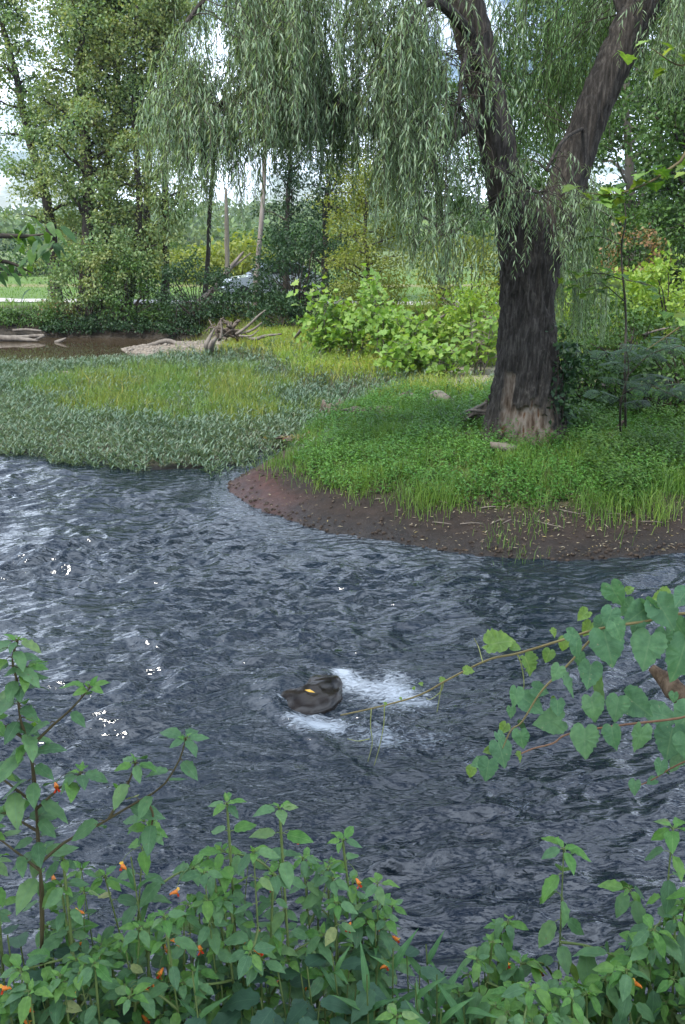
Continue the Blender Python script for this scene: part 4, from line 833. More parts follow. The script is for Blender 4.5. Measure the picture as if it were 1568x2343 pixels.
stick('driftwood_log', 'bleached log lying in the pool at the left edge, the longest', [px(-30, 772, y=29.6), px(20, 774, y=29.5), px(60, 777, y=29.4), px(88, 779, y=29.3)], [.09, .10, .07, .03], 'drift', group=lft)
stick('driftwood_log', 'thin upper bleached stick above the log at the left shore', [px(30, 756, y=30.6), px(60, 754, y=30.6), px(95, 757, y=30.5)], [.05, .05, .03], 'drift', group=lft)
stick('driftwood_log', 'bleached stick crossing behind the longest log at left', [px(15, 771, y=30.1), px(60, 770, y=30), px(100, 768, y=29.9), px(75, 779, y=29.4)], [.05, .06, .05, .03], 'drift', group=lft)
q = px(140, 783, z=0); stick('driftwood_chip', 'small yellow chip of wood floating on the brown pool', [(q.x-.2, q.y, .0), (q.x, q.y, .05), (q.x+.18, q.y, .14)], [.05, .06, .02], 'drift', n=8)
mdw = 'dead branches lying in the meadow'
stick('dead_branch', 'dead grey branch lying flat in the meadow right of the stump', [G(560, 778, .05, .45), px(585, 775, y=24.2), px(610, 768, y=24.2), px(645, 764, y=24.2)], [.03, .05, .04, .02], 'drift', group=mdw)
stick('dead_branch', 'short pale stick leaning beside the sycamore saplings', [G(672, 778, .0, .45), px(688, 757, y=23.6), px(700, 743, y=23.6)], [.04, .04, .03], 'drift', group=mdw)
stick('dead_branch', 'grey stick lying under the hanging willow strands', [px(990, 735, y=20.5), px(1030, 715, y=20.5), px(1060, 695, y=20.5)], [.03, .03, .02], 'drift', group=mdw)
stick('dead_branch', 'dark leaning dead branch in front of the far thicket', [px(440, 705, y=33), px(490, 660, y=33), px(530, 610, y=33), px(558, 575, y=33)], [.12, .10, .08, .03], 'bark_pale', group=mdw, twigs=[([px(530, 612, y=33), px(545, 602, y=33), px(575, 578, y=33)], [.05, .04, .02])])
sn = arr([(px(519, 600, y=45).x, 45, 1.0), px(520, 560, y=45), px(519, 500, y=45), px(517, 430, y=45)])
stick('dead_snag', 'tall bare pale snag standing in the gap of sky', sn, [.13, .12, .10, .05], 'drift', cat='dead tree')
# dark jagged stump at the back of the green bank
c0 = Vector(G(765, 950)); root = empty('rotten_stump', c0); q = MB()
for k in range(16):
    a = r.uniform(0, 6.28); e = np.array(c0) + np.array([math.cos(a)*.12 + r.normal()*.07, math.sin(a)*.1, r.uniform(.16, .34)])
    q.add(*tube(path3(np.array(c0) + np.array([math.cos(a)*.16, math.sin(a)*.14, -.05]), e, 6, .0, r, .1), np.linspace(.075, .02, 6), 6, disp=lambda V: .02*pn(V*22, k)))
q.build('splinters', M['drift_dark'], root, smooth=True)
q = MB(); q.add(*woodpiece([c0 + Vector((-.05, -.15, .22)), c0 + Vector((.2, -.2, .17)), c0 + Vector((.5, -.25, .05))], [.03, .04, .035], n=12, seed=6)); q.build('branch', M['drift'], root, smooth=True)
tag(root, 'dark rotten stump with a pale branch across it behind the green bank', 'stump')
stick('bare_sapling', 'thin black leafless twig rising beside the rotten stump', [G(772, 955), px(785, 925, y=15), px(798, 895, y=15), px(808, 868, y=15)], [.014, .012, .009, .004], 'bark', cat='twig', twigs=[([px(790, 913, y=15), px(782, 900, y=15), px(776, 885, y=15)], [.006, .005, .003])])
for k, (u, lb) in enumerate([(868, 'leftmost of three bare twigs behind the green bank'), (905, 'middle one of three bare twigs behind the green bank'), (935, 'rightmost of three bare twigs behind the green bank')]):
    stick('bare_twig', lb, [G(u, 948), px(u+4, 920, y=15.2), px(u+1, 890, y=15.2)], [.008, .006, .003], 'bark', cat='twig', group='bare twigs behind the bank', n=10, seed=k, twigs=[([px(u+4, 920, y=15.2), px(u+12, 908, y=15.2)], [.004, .002])])
stick('drift_log', 'pale split log lying on sand left of the willow', [G(985, 918, .08), G(1004, 918, .12), G(1026, 926, .08)], [.08, .09, .07], 'drift', n=14)
stick('drift_log', 'dark low log at the edge of the sand behind the marsh', [G(915, 912, .05), G(935, 908, .08), G(955, 916, .06)], [.06, .07, .05], 'drift_dark', n=12)
c0 = Vector(G(830, 948)); q = MB()
for k in range(70):
    a = r.uniform(-.5, .5); s = np.array(c0) + np.array([r.uniform(-.35, .35), r.uniform(-.12, .12), .02 + .1*r.uniform()]); q.add(*tube(np.stack([s, s + np.array([.15, .02*a, .03]), s + np.array([.3, .1*a, -.02])]), [.008, .008, .003], 3, cap=False))
tag(q.build('straw_heap', M['drift']), 'flattened heap of washed up straw right of the rotten stump', 'straw heap')
c0 = Vector(G(690, 1005)); q = MB(); q2 = MB()
for k in range(34):
    s = np.array(c0) + np.array([r.uniform(-.3, .3), r.uniform(-.15, .15), .03 + .05*r.uniform()]); a = r.uniform(0, 6.28); l_ = r.uniform(.06, .22); q.add(*tube(np.stack([s - l_*np.array([math.cos(a), .4*math.sin(a), 0]), s, s + l_*np.array([math.cos(a), .4*math.sin(a), .1])]), [.010, .012, .005], 4, cap=False))
root = empty('debris_heap', c0); q.build('sticks', M['drift_dark'], root)
P = np.array(c0) + r.normal(size=(60, 3))*np.array([.2, .1, .03]) + np.array([0, 0, .05]); q2.add(*cards(P, rdirs(60, r), rdirs(60, r, 1), r.uniform(.05, .1, 60), r.uniform(.03, .06, 60))); q2.build('dead_leaves', M['rust_shrub'], root)
tag(root, 'brown heap of sticks and dead leaves at the head of the inlet', 'debris')
root = empty('root_tangle', G(1075, 955)); 
for k in range(16):
    q = MB(); u0 = r.uniform(1030, 1075); v0 = r.uniform(950, 985); q.add(*woodpiece([px(1115, r.uniform(915, 950), y=12.0), px((u0+1115)/2, (v0+935)/2 - 6, y=12.2), G(u0, v0, .02)], [.025, .02, .008], n=10, k=5, seed=k)); q.build('root', M['drift_dark'] if k % 3 else M['drift'], root, smooth=True)
tag(root, 'tangle of thin dark exposed roots at the left foot of the willow', 'roots')
# weathered pale block lying before the trunk
c0 = Vector(G(1150, 1042)); q = MB(); V = []
for xx, yw_, zz_ in ((-.16, .05, .02), (-.06, .075, .035), (.05, .075, .04), (.15, .045, .035)):
    for (sy, sz) in ((-1, -1), (1, -1), (1.05, .8), (.3, 1.15), (-.9, .9)): V.append((xx + r.normal()*.012, sy*yw_, sz*zz_ + r.normal()*.008 - .18*xx))
V = np.array(V); F4 = [(k*5+i, k*5+(i+1) % 5, k*5+5+(i+1) % 5, k*5+5+i) for k in range(3) for i in range(5)]
q.add(V + np.array(c0) + np.array([0, -.05, .16]), [np.array(F4), np.array([[4, 3, 2, 1, 0], [15, 16, 17, 18, 19]])]); tag(q.build('weathered_block', M['drift']), 'pale weathered slab of wood leaning at the foot of the willow', 'wood slab')
rt = 'dead wood behind the mimosa'
stick('fallen_log', 'mossy fallen log slanting up behind the mimosa', [px(1330, 905, y=14.5), px(1370, 890, y=14.6), px(1420, 868, y=14.8)], [.06, .07, .06], 'drift_dark', group=rt)
stick('fallen_log', 'pale dead branch above the mossy log', [px(1350, 845, y=15.5), px(1375, 850, y=15.5), px(1405, 862, y=15.4)], [.03, .035, .02], 'drift', group=rt, twigs=[([px(1365, 848, y=15.5), px(1350, 858, y=15.5)], [.02, .01]), ([px(1395, 860, y=15.4), px(1420, 845, y=15.4)], [.02, .01])])
stick('fallen_log', 'short dark broken stick in the herbs right of the willow', [G(1392, 1012, .05, .4), px(1405, 990, y=11.9), px(1428, 962, y=11.9)], [.06, .045, .02], 'drift_dark', group=rt)
stick('fallen_log', 'grey leaning dead stem behind lime bushes at the right edge', [px(1470, 765, y=17), px(1520, 752, y=17), px(1590, 740, y=17)], [.02, .02, .015], 'drift', group=rt)
r = np.random.default_rng(15)
for k in range(15):
    u = r.uniform(800, 1560); v = r.uniform(1170, 1240); a = r.uniform(-.6, .6); p0 = Vector(G(u, v, .015)); a *= 2; l_ = r.uniform(.05, .26)
    q = MB(); q.add(*woodpiece([p0, p0 + Vector((l_*.5, l_*a*.7, .015)), p0 + Vector((l_, l_*a, .01))], [.005, .006, .003], k=5, n=6, seed=k)); tag(q.build('mud_twig', M['drift'], smooth=True), 'small bleached twig lying on the dark mud below the willow', 'twig', 'twigs on the mud')
q = px(440, 812, z=.2); stick('washed_up_bottle', 'small white plastic bottle at the foot of the upright snag', [(q.x, q.y, .13), (q.x+.02, q.y, .2), (q.x+.05, q.y, .28), (q.x+.06, q.y, .34)], [.05, .055, .05, .02], 'plastic', cat='bottle', n=8)

# ------------------------------------------------------------------ boulder in the current
r = np.random.default_rng(3)
a = np.linspace(0, 2*np.pi, 56, endpoint=False); ph = np.linspace(.02, np.pi-.02, 30); A_, PH = np.meshgrid(a, ph)
D3 = np.stack([np.cos(A_)*np.sin(PH), np.sin(A_)*np.sin(PH), np.cos(PH)], -1).reshape(-1, 3)
rad = 1 + .16*fbm(D3*1.3 + 4, 3, 36) + .07*pn(D3*4, 9) + .03*pn(D3*12, 7)
V = D3*rad[:, None]*np.array([.25, .40, .16]); ca, sa = math.cos(-.75), math.sin(-.75)
V = np.stack([V[:, 0]*ca - V[:, 1]*sa, V[:, 0]*sa + V[:, 1]*ca, V[:, 2]], 1) + np.array([ROCK.x, ROCK.y + .02, -.085])
i = (np.arange(29)[:, None]*56 + np.arange(56)[None]).ravel(); i2 = (np.arange(29)[:, None]*56 + ((np.arange(56)+1) % 56)[None]).ravel()
q = MB(); q.add(V, np.stack([i, i2, i2+56, i+56][::-1], 1)); tag(q.build('boulder', M['stone_wet'], smooth=True), 'dark wet boulder breaking the surface of the river', 'rock')
top = V[np.argmin(np.hypot(V[:, 0]-ROCK.x-.03, V[:, 1]-ROCK.y+.06) - V[:, 2]*3)]
q = MB(); q.add(*cards(np.array([top + np.array([-.03, -.01, .012])]), np.array([[1., -.25, -.1]]), np.array([[0, -.5, 1.]]), [.075], [.024])); tag(q.build('fallen_leaf', plain_mat('yellow_leaf', (.45, .27, .03), .4, .15, 30)), 'single yellow leaf stuck to the wet boulder', 'leaf')

# ------------------------------------------------------------------ parked car far behind the shrubs
cp = px(542, 672, y=37.0); car = empty('parked_car', (cp.x + 1.5, 37.0, gz(cp.x + 1.5, 37.0)))
M['paint'] = plain_mat('silver_paint', (.62, .66, .70), .25, .05, 3, spec=.6, coat=.8); M['glass'] = plain_mat('car_glass', (.03, .05, .06), .05, .1, 3, spec=.8); M['tyre'] = plain_mat('tyre_rubber', (.02, .02, .02), .8, .2, 8)
def profile(pts, y0, y1, inset=0):
    n_ = len(pts); V = [(x_, y0 + (inset if z_ > .95 else 0), z_) for x_, z_ in pts] + [(x_, y1 - (inset if z_ > .95 else 0), z_) for x_, z_ in pts]
    F = [(i, (i+1) % n_, n_+(i+1) % n_, n_+i) for i in range(n_)]
    return np.array(V), F, n_
def carpart(name, pts, y0, y1, mat, inset=0, parent=car):
    V, F, n_ = profile(pts, y0, y1, inset); me = bpy.data.meshes.new(name); me.from_pydata([tuple(v) for v in V], [], F + [tuple(range(n_))[::-1], tuple(range(n_, 2*n_))]); me.materials.append(M[mat]); me.update()
    o = bpy.data.objects.new(name, me); COL.objects.link(o); o.parent = parent; return o
body = carpart('body', [(-2.1, .3), (-2.18, .5), (-2.1, .72), (-1.85, .84), (-1.0, .95), (-.9, .96), (1.5, .98), (2.05, .92), (2.15, .6), (2.1, .3)], -.85, .85, 'paint')
carpart('cabin', [(-.95, .955), (-.25, 1.42), (.9, 1.46), (1.6, 1.0)], -.78, .78, 'paint', .1)
carpart('windshield', [(-.93, .99), (-.27, 1.41), (-.30, 1.42), (-.99, 1.0)], -.70, .70, 'glass')
carpart('side_window', [(-.7, 1.02), (-.2, 1.36), (.85, 1.40), (1.35, 1.04)], -.80, -.785, 'glass')
for s in (-.62, .42): carpart('headlight', [(-2.17, .58), (-2.13, .72), (-2.05, .72), (-2.10, .58)], s, s + .2, 'glass')
for (wx_, wy_) in ((-1.4, -.86), (1.35, -.86), (-1.4, .68), (1.35, .68)):
    q = MB(); q.add(*tube(np.array([(wx_, wy_, .31), (wx_, wy_+.03, .31), (wx_, wy_+.15, .31), (wx_, wy_+.18, .31)]), [.26, .31, .31, .26], 18)); o = q.build('wheel', M['tyre']); o.parent = car
car.rotation_euler = (0, 0, math.radians(18)); tag(car, 'silver white car mostly hidden behind dark shrubs', 'car')

# ------------------------------------------------------------------ leaf meshes for plants seen close up
def leaf_mesh(name, mat, prof, n=8, w=.5, curl=.25, fold=.18, teeth=0, seed=0):
    """blade of length 1 along +X; prof(t) gives the half width share"""
    r = np.random.default_rng(seed); t = np.linspace(0, 1, n); V = []; UVs = []
    for k, q in enumerate(t):
        hw_ = w*.5*prof(q); tw_ = .06*math.sin(q*4 + seed); z = -curl*q*q + .03*math.sin(q*6 + seed)
        e = hw_*(1 + (teeth*(1 if k % 2 else -1) if 0 < k < n-1 else 0))
        for s, f in ((-1, e), (0, 0), (1, e*(1 + .06*r.normal()))):
            V.append((q - (.03 if s and teeth and k % 2 else 0), s*f, z + fold*f*(1 + .3*r.normal()) + s*tw_*f)); UVs.append((q, s*prof(q)*.9 if s else 0))
    F = [(k*3+a, k*3+3+a, k*3+4+a, k*3+1+a) for k in range(n-1) for a in (0, 1)]
    q = MB(); q.add(np.array(V), np.array(F), uv=np.array(UVs)); return q.mesh(name, M[mat], smooth=True, uv=True)
def outline_mesh(name, mat, pts, cup=.12, curl=.15, seed=0):
    """leaf from an outline (x along, y across) fanned in two rings round the midrib point"""
    r = np.random.default_rng(seed); P = np.array(pts); n = len(P); c_ = np.array([.32, 0]); V = [(c_[0], 0, 0)]; U_ = [(c_[0], 0)]
    for ring in (.55, 1.0):
        for p_ in P:
            q = c_ + (p_-c_)*ring; z = cup*abs(q[1])*(1 + .3*r.normal()) - curl*(q[0]-.3)**2 + .02*r.normal()*ring
            V.append((q[0], q[1], z)); U_.append((q[0], q[1]*1.4))
    F3 = [(0, 1+i, 1+(i+1) % n) for i in range(n)]; F4 = [(1+i, 1+n+i, 1+n+(i+1) % n, 1+(i+1) % n) for i in range(n)]
    q = MB(); q.add(np.array(V), [np.array(F3), np.array(F4)], uv=np.array(U_)); return q.mesh(name, M[mat], smooth=True, uv=True)
ov = lambda t: max(.03, math.sin(math.pi*min(1, t**.78))**.85) if t < 1 else .0
lanc = lambda t: max(.04, math.sin(math.pi*t**.62)**1.1) if t < 1 else .0
JL = [leaf_mesh('leaf', 'jewel', ov, 9, .52, .28, .2, .06, s) for s in range(5)]
JY = [leaf_mesh('leaf', 'jewel_young', ov, 9, .48, .2, .35, .06, s+10) for s in range(4)]
JX = [leaf_mesh('leaf', 'jewel_yellow', ov, 9, .58, .3, .15, .05, s+20) for s in range(2)]
LN = [leaf_mesh('leaf', 'lance', lanc, 9, .17, .45, .35, 0, s+30) for s in range(4)]
DK = [leaf_mesh('leaf', 'dock', ov, 12, .5, .4, .2, .1, s+40) for s in range(3)]
EL = [leaf_mesh('leaf', 'elder', ov, 9, .42, .35, .2, .04, s+50) for s in range(3)]
def grape_pts(seed):
    r = np.random.default_rng(seed); half = [(-.02, .0), (-.16, .10), (-.20, .24), (-.12, .38), (-.04, .40), (.04, .48), (.12, .46), (.20, .50), (.28, .455), (.36, .46), (.44, .39), (.53, .385), (.60, .30), (.70, .28), (.78, .17), (.90, .085), (1.0, 0)]
    up = [(x_ + r.normal()*.012, y_*(1 + r.normal()*.03)) for x_, y_ in half]; lo = [(x_ + r.normal()*.012, -y_*(1 + r.normal()*.03)) for x_, y_ in half[1:-1]]
    return up + lo[::-1]
GL = [outline_mesh('leaf', 'vine', grape_pts(s), .14, .2, s) for s in range(5)]
GY = [outline_mesh('leaf', 'vine_young', grape_pts(s+7), .5, .4, s) for s in range(3)]
def syc_pts(seed):
    r = np.random.default_rng(seed); half = [(.0, 0), (-.06, .12), (.02, .30), (-.08, .52), (.16, .40), (.28, .40), (.42, .62), (.50, .38), (.60, .24), (.74, .26), (.80, .13), (1.0, 0)]
    up = [(x_ + r.normal()*.02, y_*(1 + r.normal()*.06)) for x_, y_ in half]; lo = [(x_ + r.normal()*.02, -y_*(1 + r.normal()*.06)) for x_, y_ in half[1:-1]]
    return up + lo[::-1]
SY = [outline_mesh('leaf', 'syc', syc_pts(s), .2, .25, s) for s in range(4)]
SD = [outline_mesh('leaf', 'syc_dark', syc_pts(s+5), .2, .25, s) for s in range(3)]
def place(me, parent, pos, d, nn, size, name='leaf'):
    d = Vector(d).normalized(); nn = Vector(nn); y_ = nn.cross(d)
    if y_.length < 1e-4: y_ = Vector((0, 1, 0)).cross(d)
    y_.normalize(); z_ = d.cross(y_)
    m3 = Matrix((d, y_, z_)).transposed()
    o = bpy.data.objects.new(name, me); COL.objects.link(o); o.parent = parent
    o.location = Vector(pos) - parent.location; o.rotation_mode = 'QUATERNION'; o.rotation_quaternion = m3.to_quaternion(); o.scale = (size,)*3
    return o
# jewelweed blossom: a slipper with a curled spur, two lower lips and an upper hood
def flower_meshes():
    q = MB(); Q = spline(np.array([(0, 0, 0), (.25, 0, -.02), (.55, 0, .0), (.85, 0, -.02), (1.0, 0, -.14), (.88, 0, -.22)]), 14); q.add(*tube(Q, np.interp(np.linspace(0, 1, 14), [0, .15, .5, .75, 1], [.26, .27, .17, .05, .02]), 8, cap=False))
    a = q.mesh('spur', M['flower'], smooth=True); q = MB()
    for s in (-1, 1): q.add(np.array([(0, 0, -.1), (-.15, s*.28, -.25), (-.22, s*.42, -.55), (-.1, s*.15, -.7), (.0, s*.05, -.4)]), [np.array([[0, 1, 4], [1, 2, 3], [1, 3, 4]])])
    b_ = q.mesh('lip', M['flower_red'], smooth=True); q = MB(); q.add(np.array([(0, -.2, .2), (0, .2, .2), (-.25, .28, .38), (-.3, 0, .45), (-.25, -.28, .38)]), [np.array([[0, 1, 2, 3, 4]])])
    return a, b_, q.mesh('hood', M['flower_yellow'], smooth=True)
FM = flower_meshes()
def blossom(root, pos, r, size=.0195):
    az = r.uniform(0, 6.28); f = place(FM[0], root, pos, (math.cos(az), math.sin(az), .15), (0, 0, 1), size, 'flower')
    for me, nm in ((FM[1], 'lip'), (FM[2], 'hood')):
        o = bpy.data.objects.new(nm, me); COL.objects.link(o); o.parent = f
def bankz(x_, y_): return float(ground_h(x_, y_)[0])
def jewelweed(stem, label, seed, branches=None, nb=5, L=.075, droop=.5, flowers=1, yellow=0, group='jewelweed on the near bank', woody=False, blen=(.12, .30), r0=.006, yf=.25, name='jewelweed_plant'):
    r = np.random.default_rng(seed); Q = spline(arr(stem), 26); root = empty(name, Q[0]); st = MB()
    st.add(*tube(Q, np.linspace(r0, .0022, 26), 6, cap=False, disp=lambda V: .0012*np.sin(V[:, 2]*90)))
    lines = [(Q, .35, True)]
    if branches is None:
        branches = []
        for k in range(nb):
            f = .35 + .6*(k + r.uniform(0, .6))/nb; s = Q[int(f*25)]; az = k*2.4 + seed; l_ = r.uniform(*blen)*(1.15 - .5*f)
            d = np.array([math.cos(az), math.sin(az)*.8 - .1, r.uniform(.35, .9)]); d /= np.linalg.norm(d)
            branches.append([s, s + d*l_*.5 + r.normal(size=3)*.01, s + d*l_ + np.array([0, 0, -.1*l_])])
    for b_ in branches:
        BQ = spline(arr(b_), 14); st.add(*tube(BQ, np.linspace(r0*.65, .0016, 14), 5, cap=False)); lines.append((BQ, .3, False))
    tips = 0
    def put_leaf(pos, d, size, young, yl=False):
        dd = Vector(d); nn = Vector((0, 0, 1)) + Vector(r.normal(size=3)*.25) + Vector((-.0, -.25, 0)); pet = Vector(pos) + dd.normalized()*size*.22
        st.add(*tube(arr([pos, (Vector(pos)+pet)/2 + Vector((0, 0, .004)), pet]), [.0014, .0012, .001], 4, cap=False))
        d2 = dd.normalized(); d2.z -= droop*r.uniform(.3, 1.3)
        me = (JX if yl else JY if young else JL); place(me[r.integers(len(me))], root, pet, d2, nn, size)
    for (LQ, f0, main) in lines:
        ln = np.linalg.norm(np.diff(LQ, axis=0), axis=1).sum(); nlf = max(2, int(ln*(1-f0)/.036)); az = r.uniform(0, 6.28)
        for k in range(nlf):
            f = f0 + (1-f0)*(k+.5)/nlf; p_ = LQ[int(f*(len(LQ)-1))]; az += 2.4 + r.normal()*.3
            d = (math.cos(az), math.sin(az), r.uniform(.0, .35)); put_leaf(p_, d, L*r.uniform(.7, 1.2)*(1.1 - .25*f), r.uniform() < yf*f, r.uniform() < yellow)
        for k in range(5):                                    # rosette at the tip
            az += 1.26 + r.normal()*.25; put_leaf(LQ[-1], (math.cos(az), math.sin(az), r.uniform(.1, .5)), L*r.uniform(.45, .85), r.uniform() < .55)
        for k in range(2): az += 2.5; put_leaf(LQ[-1], (math.cos(az)*.5, math.sin(az)*.5, .9), L*r.uniform(.25, .4), True)
        tips += 1
        if flowers and r.uniform() < flowers:
            az = r.uniform(0, 6.28); p_ = LQ[-2] + np.array([math.cos(az)*.045, math.sin(az)*.045 - .02, -.02]); st.add(*tube(path3(LQ[-2], p_ + np.array([0, 0, .012]), 5, .015, r, .02), [.0008]*5, 3, cap=False)); blossom(root, p_, r)
    st.build('stem', M['stem_brown'] if woody else M['stem'], root, smooth=True)
    tag(root, label, 'plant', group); return root
# the tall branching one at left, drawn stem by stem
yl = 1.75
def Z(u, v, y=yl): return px(u, v, y=y)
bx_, by_ = Z(105, 2342).x, 1.72
tall = [(bx_, by_, bankz(bx_, by_) - .03), Z(104, 2300), Z(97, 2150), Z(96, 2040), Z(90, 1960), Z(84, 1860), Z(76, 1760), Z(64, 1700), Z(46, 1640), Z(42, 1570), Z(28, 1510), Z(40, 1468)]
jewelweed(tall, 'tall branching jewelweed with a dark stem at the left edge', 301, branches=[
    [Z(92, 1975), Z(150, 1925), Z(215, 1893), Z(300, 1842), Z(370, 1800), Z(410, 1740), Z(425, 1692)],
    [Z(90, 1990), Z(40, 1950), Z(-20, 1905)], [Z(70, 1708), Z(120, 1660), Z(165, 1620), Z(205, 1575)],
    [Z(84, 1850), Z(140, 1800), Z(185, 1770)], [Z(82, 1840), Z(30, 1800), Z(-10, 1770)], [Z(58, 1690), Z(10, 1660), Z(-20, 1650)],
    [Z(44, 1600), Z(55, 1560), Z(62, 1530)], [Z(84, 1900), Z(50, 1880), Z(15, 1862)], [Z(250, 1872), Z(290, 1800), Z(310, 1748)], [Z(330, 1825), Z(350, 1860), Z(345, 1900)]],
    L=.072, droop=.45, flowers=.25, yellow=.05, woody=True, r0=.006, yf=.12)
def vt(u, T): return np.interp(u, [a for a, b in T], [b for a, b in T])
TA = [(-80, 1960), (0, 1990), (100, 1990), (250, 1930), (330, 1880), (430, 1870), (520, 1840), (640, 1850), (720, 1950), (800, 2000), (850, 2060), (900, 2130), (980, 2230)]
TB = [(1040, 2230), (1080, 2150), (1180, 2050), (1290, 1945), (1330, 1990), (1400, 1990), (1460, 1960), (1520, 1910), (1568, 1880), (1660, 1860)]
r = np.random.default_rng(33)
def la_label(u, v):
    h_ = 'in the lower left corner' if u < 130 else 'just right of the tall dark stem' if u < 330 else 'below the middle blossoms of the left patch' if u < 580 else 'towards the right end of the left patch' if u < 780 else 'at the right end of the left patch'
    return ('front row jewelweed plant ' if v > 2180 else 'jewelweed plant ') + h_ + (', near the bottom edge' if v > 2180 else '')
def lb_label(u, v):
    h_ = 'at the left end of the lower right patch' if u < 1230 else 'in the middle of the lower right patch' if u < 1450 else 'in the lower right corner of the picture'
    return ('large leaved jewelweed near the bottom edge ' if v > 2180 else 'large leaved jewelweed plant ') + h_
feat = {520: 'jewelweed with orange blossoms rising highest in the middle of the left patch', 640: 'jewelweed with a red blossom at its tip near the right end of the left patch', 330: 'jewelweed rising over the water between the tall stem and the middle blossoms', 1290: 'jewelweed in the right patch whose tip rises highest on its left side', 1540: 'jewelweed at the right edge under the grape vine'}
def one(u, v, y, label, seed, **k):
    tip = px(u, v, y=y); bx = tip.x*1.0 + r.normal()*.10; by = min(2.05, y + r.uniform(-.25, .1)); bz = bankz(bx, by)
    st_ = [(bx, by, bz - .03), ((bx*.6+tip.x*.4), (by+y)/2, bz*.5 + tip.z*.5), tuple(tip)]
    jewelweed(st_, label, seed, **k)
sd_ = 400
for u in (520, 640, 330): one(u, vt(u, TA), 1.85, feat[u], sd_ + u, L=.07, nb=6, flowers=.55)
spots = []
for k in range(70):
    u = -90 + 1010*((k*.618) % 1); v0 = vt(u, TA); f = ((k*.381) % 1); v = v0 + 5 + (2330 - v0)*f; v += (r.normal()*45 - 15)*(f < .4)
    if f < .35 and 400 < u < 720 and k % 2: u = 300*((k*.73) % 1) - 20; v = 1950 + 110*((k*.29) % 1)
    spots.append((u, v, 1.95 - .42*f + r.normal()*.05))
for k, (u, v, y) in enumerate(spots): one(u, v, y, la_label(u, v), 500+k, L=r.uniform(.05, .07), nb=5, flowers=.3, yellow=.02, blen=(.10, .26))
for u in (1290, 1540): one(u, vt(u, TB), 1.85, feat[u], sd_ + u, L=.088, nb=6, droop=.9, flowers=.15)
for k in range(32):
    u = 1050 + 620*((k*.618) % 1); v0 = vt(u, TB); f = ((k*.381 + .2) % 1); v = v0 + 40 + max(0, 2330 - v0)*f
    one(u, v, 1.92 - .4*f + r.normal()*.05, lb_label(u, v), 700+k, L=r.uniform(.065, .085), nb=5, droop=.95, flowers=.10, blen=(.10, .26))
for k in range(14):
    u = 1680 + 620*((k*.618) % 1); one(u, 2000 + 300*((k*.381) % 1), 1.6, 'jewelweed on the near bank beyond the right edge of the picture', 760+k, L=.075, nb=4, droop=.8, flowers=.1)
# lance-leaved smartweed between the two patches
def smartweed(u, v, y, label, seed, L=.13):
    r = np.random.default_rng(seed); tip = px(u, v, y=y); bx = tip.x + r.normal()*.05; by = y - .05; bz = bankz(bx, by); Q = spline(np.array([(bx, by, bz-.03), ((bx+tip.x)/2 + .02, y, (bz+tip.z)/2), tuple(tip)]), 20)
    root = empty('smartweed_plant', Q[0]); st = MB(); st.add(*tube(Q, np.linspace(.004, .0018, 20), 5, cap=False)); st.build('stem', M['stem'], root, smooth=True)
    ln = np.linalg.norm(Q[-1]-Q[0]); nl_ = max(5, int(ln/.05)); az = r.uniform(0, 6.28)
    for k in range(nl_):
        f = .25 + .75*(k+.5)/nl_; az += 2.4 + r.normal()*.3; e = .25 + .8*f*f
        place(LN[r.integers(4)], root, Q[int(f*19)], (math.cos(az)*math.cos(e), math.sin(az)*math.cos(e), math.sin(e)), (0, -.3, 1), L*r.uniform(.7, 1.2)*(1.2-.5*f))
    tag(root, label, 'plant', 'smartweed on the near bank')
for k, (u, v, y) in enumerate([(975, 2160, 1.8), (900, 2170, 1.75), (860, 2120, 1.85), (1000, 2230, 1.7), (950, 2250, 1.65), (840, 2230, 1.65), (760, 2180, 1.7), (1060, 2290, 1.6), (1010, 2310, 1.55)]):
    smartweed(u, v, y, 'narrow leaved green plant at the water gap between the two jewelweed patches', 800+k)
for k, (u, v, y, lb) in enumerate([(440, 2220, 1.6, 'upright narrow leaved plant with a bright tip near the bottom of the left patch'), (60, 2240, 1.6, 'narrow leaved plant with yellow green blades in the lower left corner'), (300, 1960, 1.8, 'narrow leaved dark plant below the long jewelweed branch')]):
    smartweed(u, v, y, lb, 820+k, L=.12)
# broad dull leaves in the shade beneath
for k in range(10):
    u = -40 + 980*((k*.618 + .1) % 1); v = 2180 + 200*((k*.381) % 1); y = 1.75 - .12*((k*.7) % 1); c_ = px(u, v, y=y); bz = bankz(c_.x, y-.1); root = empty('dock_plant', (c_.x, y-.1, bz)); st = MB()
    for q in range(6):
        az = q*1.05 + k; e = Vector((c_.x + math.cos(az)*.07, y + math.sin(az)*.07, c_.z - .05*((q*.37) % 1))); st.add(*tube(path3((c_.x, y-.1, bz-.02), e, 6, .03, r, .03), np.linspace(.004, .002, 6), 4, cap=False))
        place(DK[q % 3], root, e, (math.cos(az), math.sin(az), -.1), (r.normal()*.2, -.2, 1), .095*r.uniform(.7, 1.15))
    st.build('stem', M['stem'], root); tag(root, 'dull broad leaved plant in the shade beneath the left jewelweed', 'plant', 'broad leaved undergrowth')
# dark undergrowth thatch on the slope itself
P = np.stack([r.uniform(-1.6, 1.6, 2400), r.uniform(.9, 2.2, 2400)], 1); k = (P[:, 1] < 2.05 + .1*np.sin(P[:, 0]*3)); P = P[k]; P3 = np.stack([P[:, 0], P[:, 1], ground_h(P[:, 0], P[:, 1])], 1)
th = MB(); herbs(th, P3, r, .03, .14, 6, .045, .45, (-.2, .6)); tag(th.build('undergrowth', M['ivy']), 'dark low undergrowth on the near bank below the jewelweed', 'undergrowth', kind='stuff')

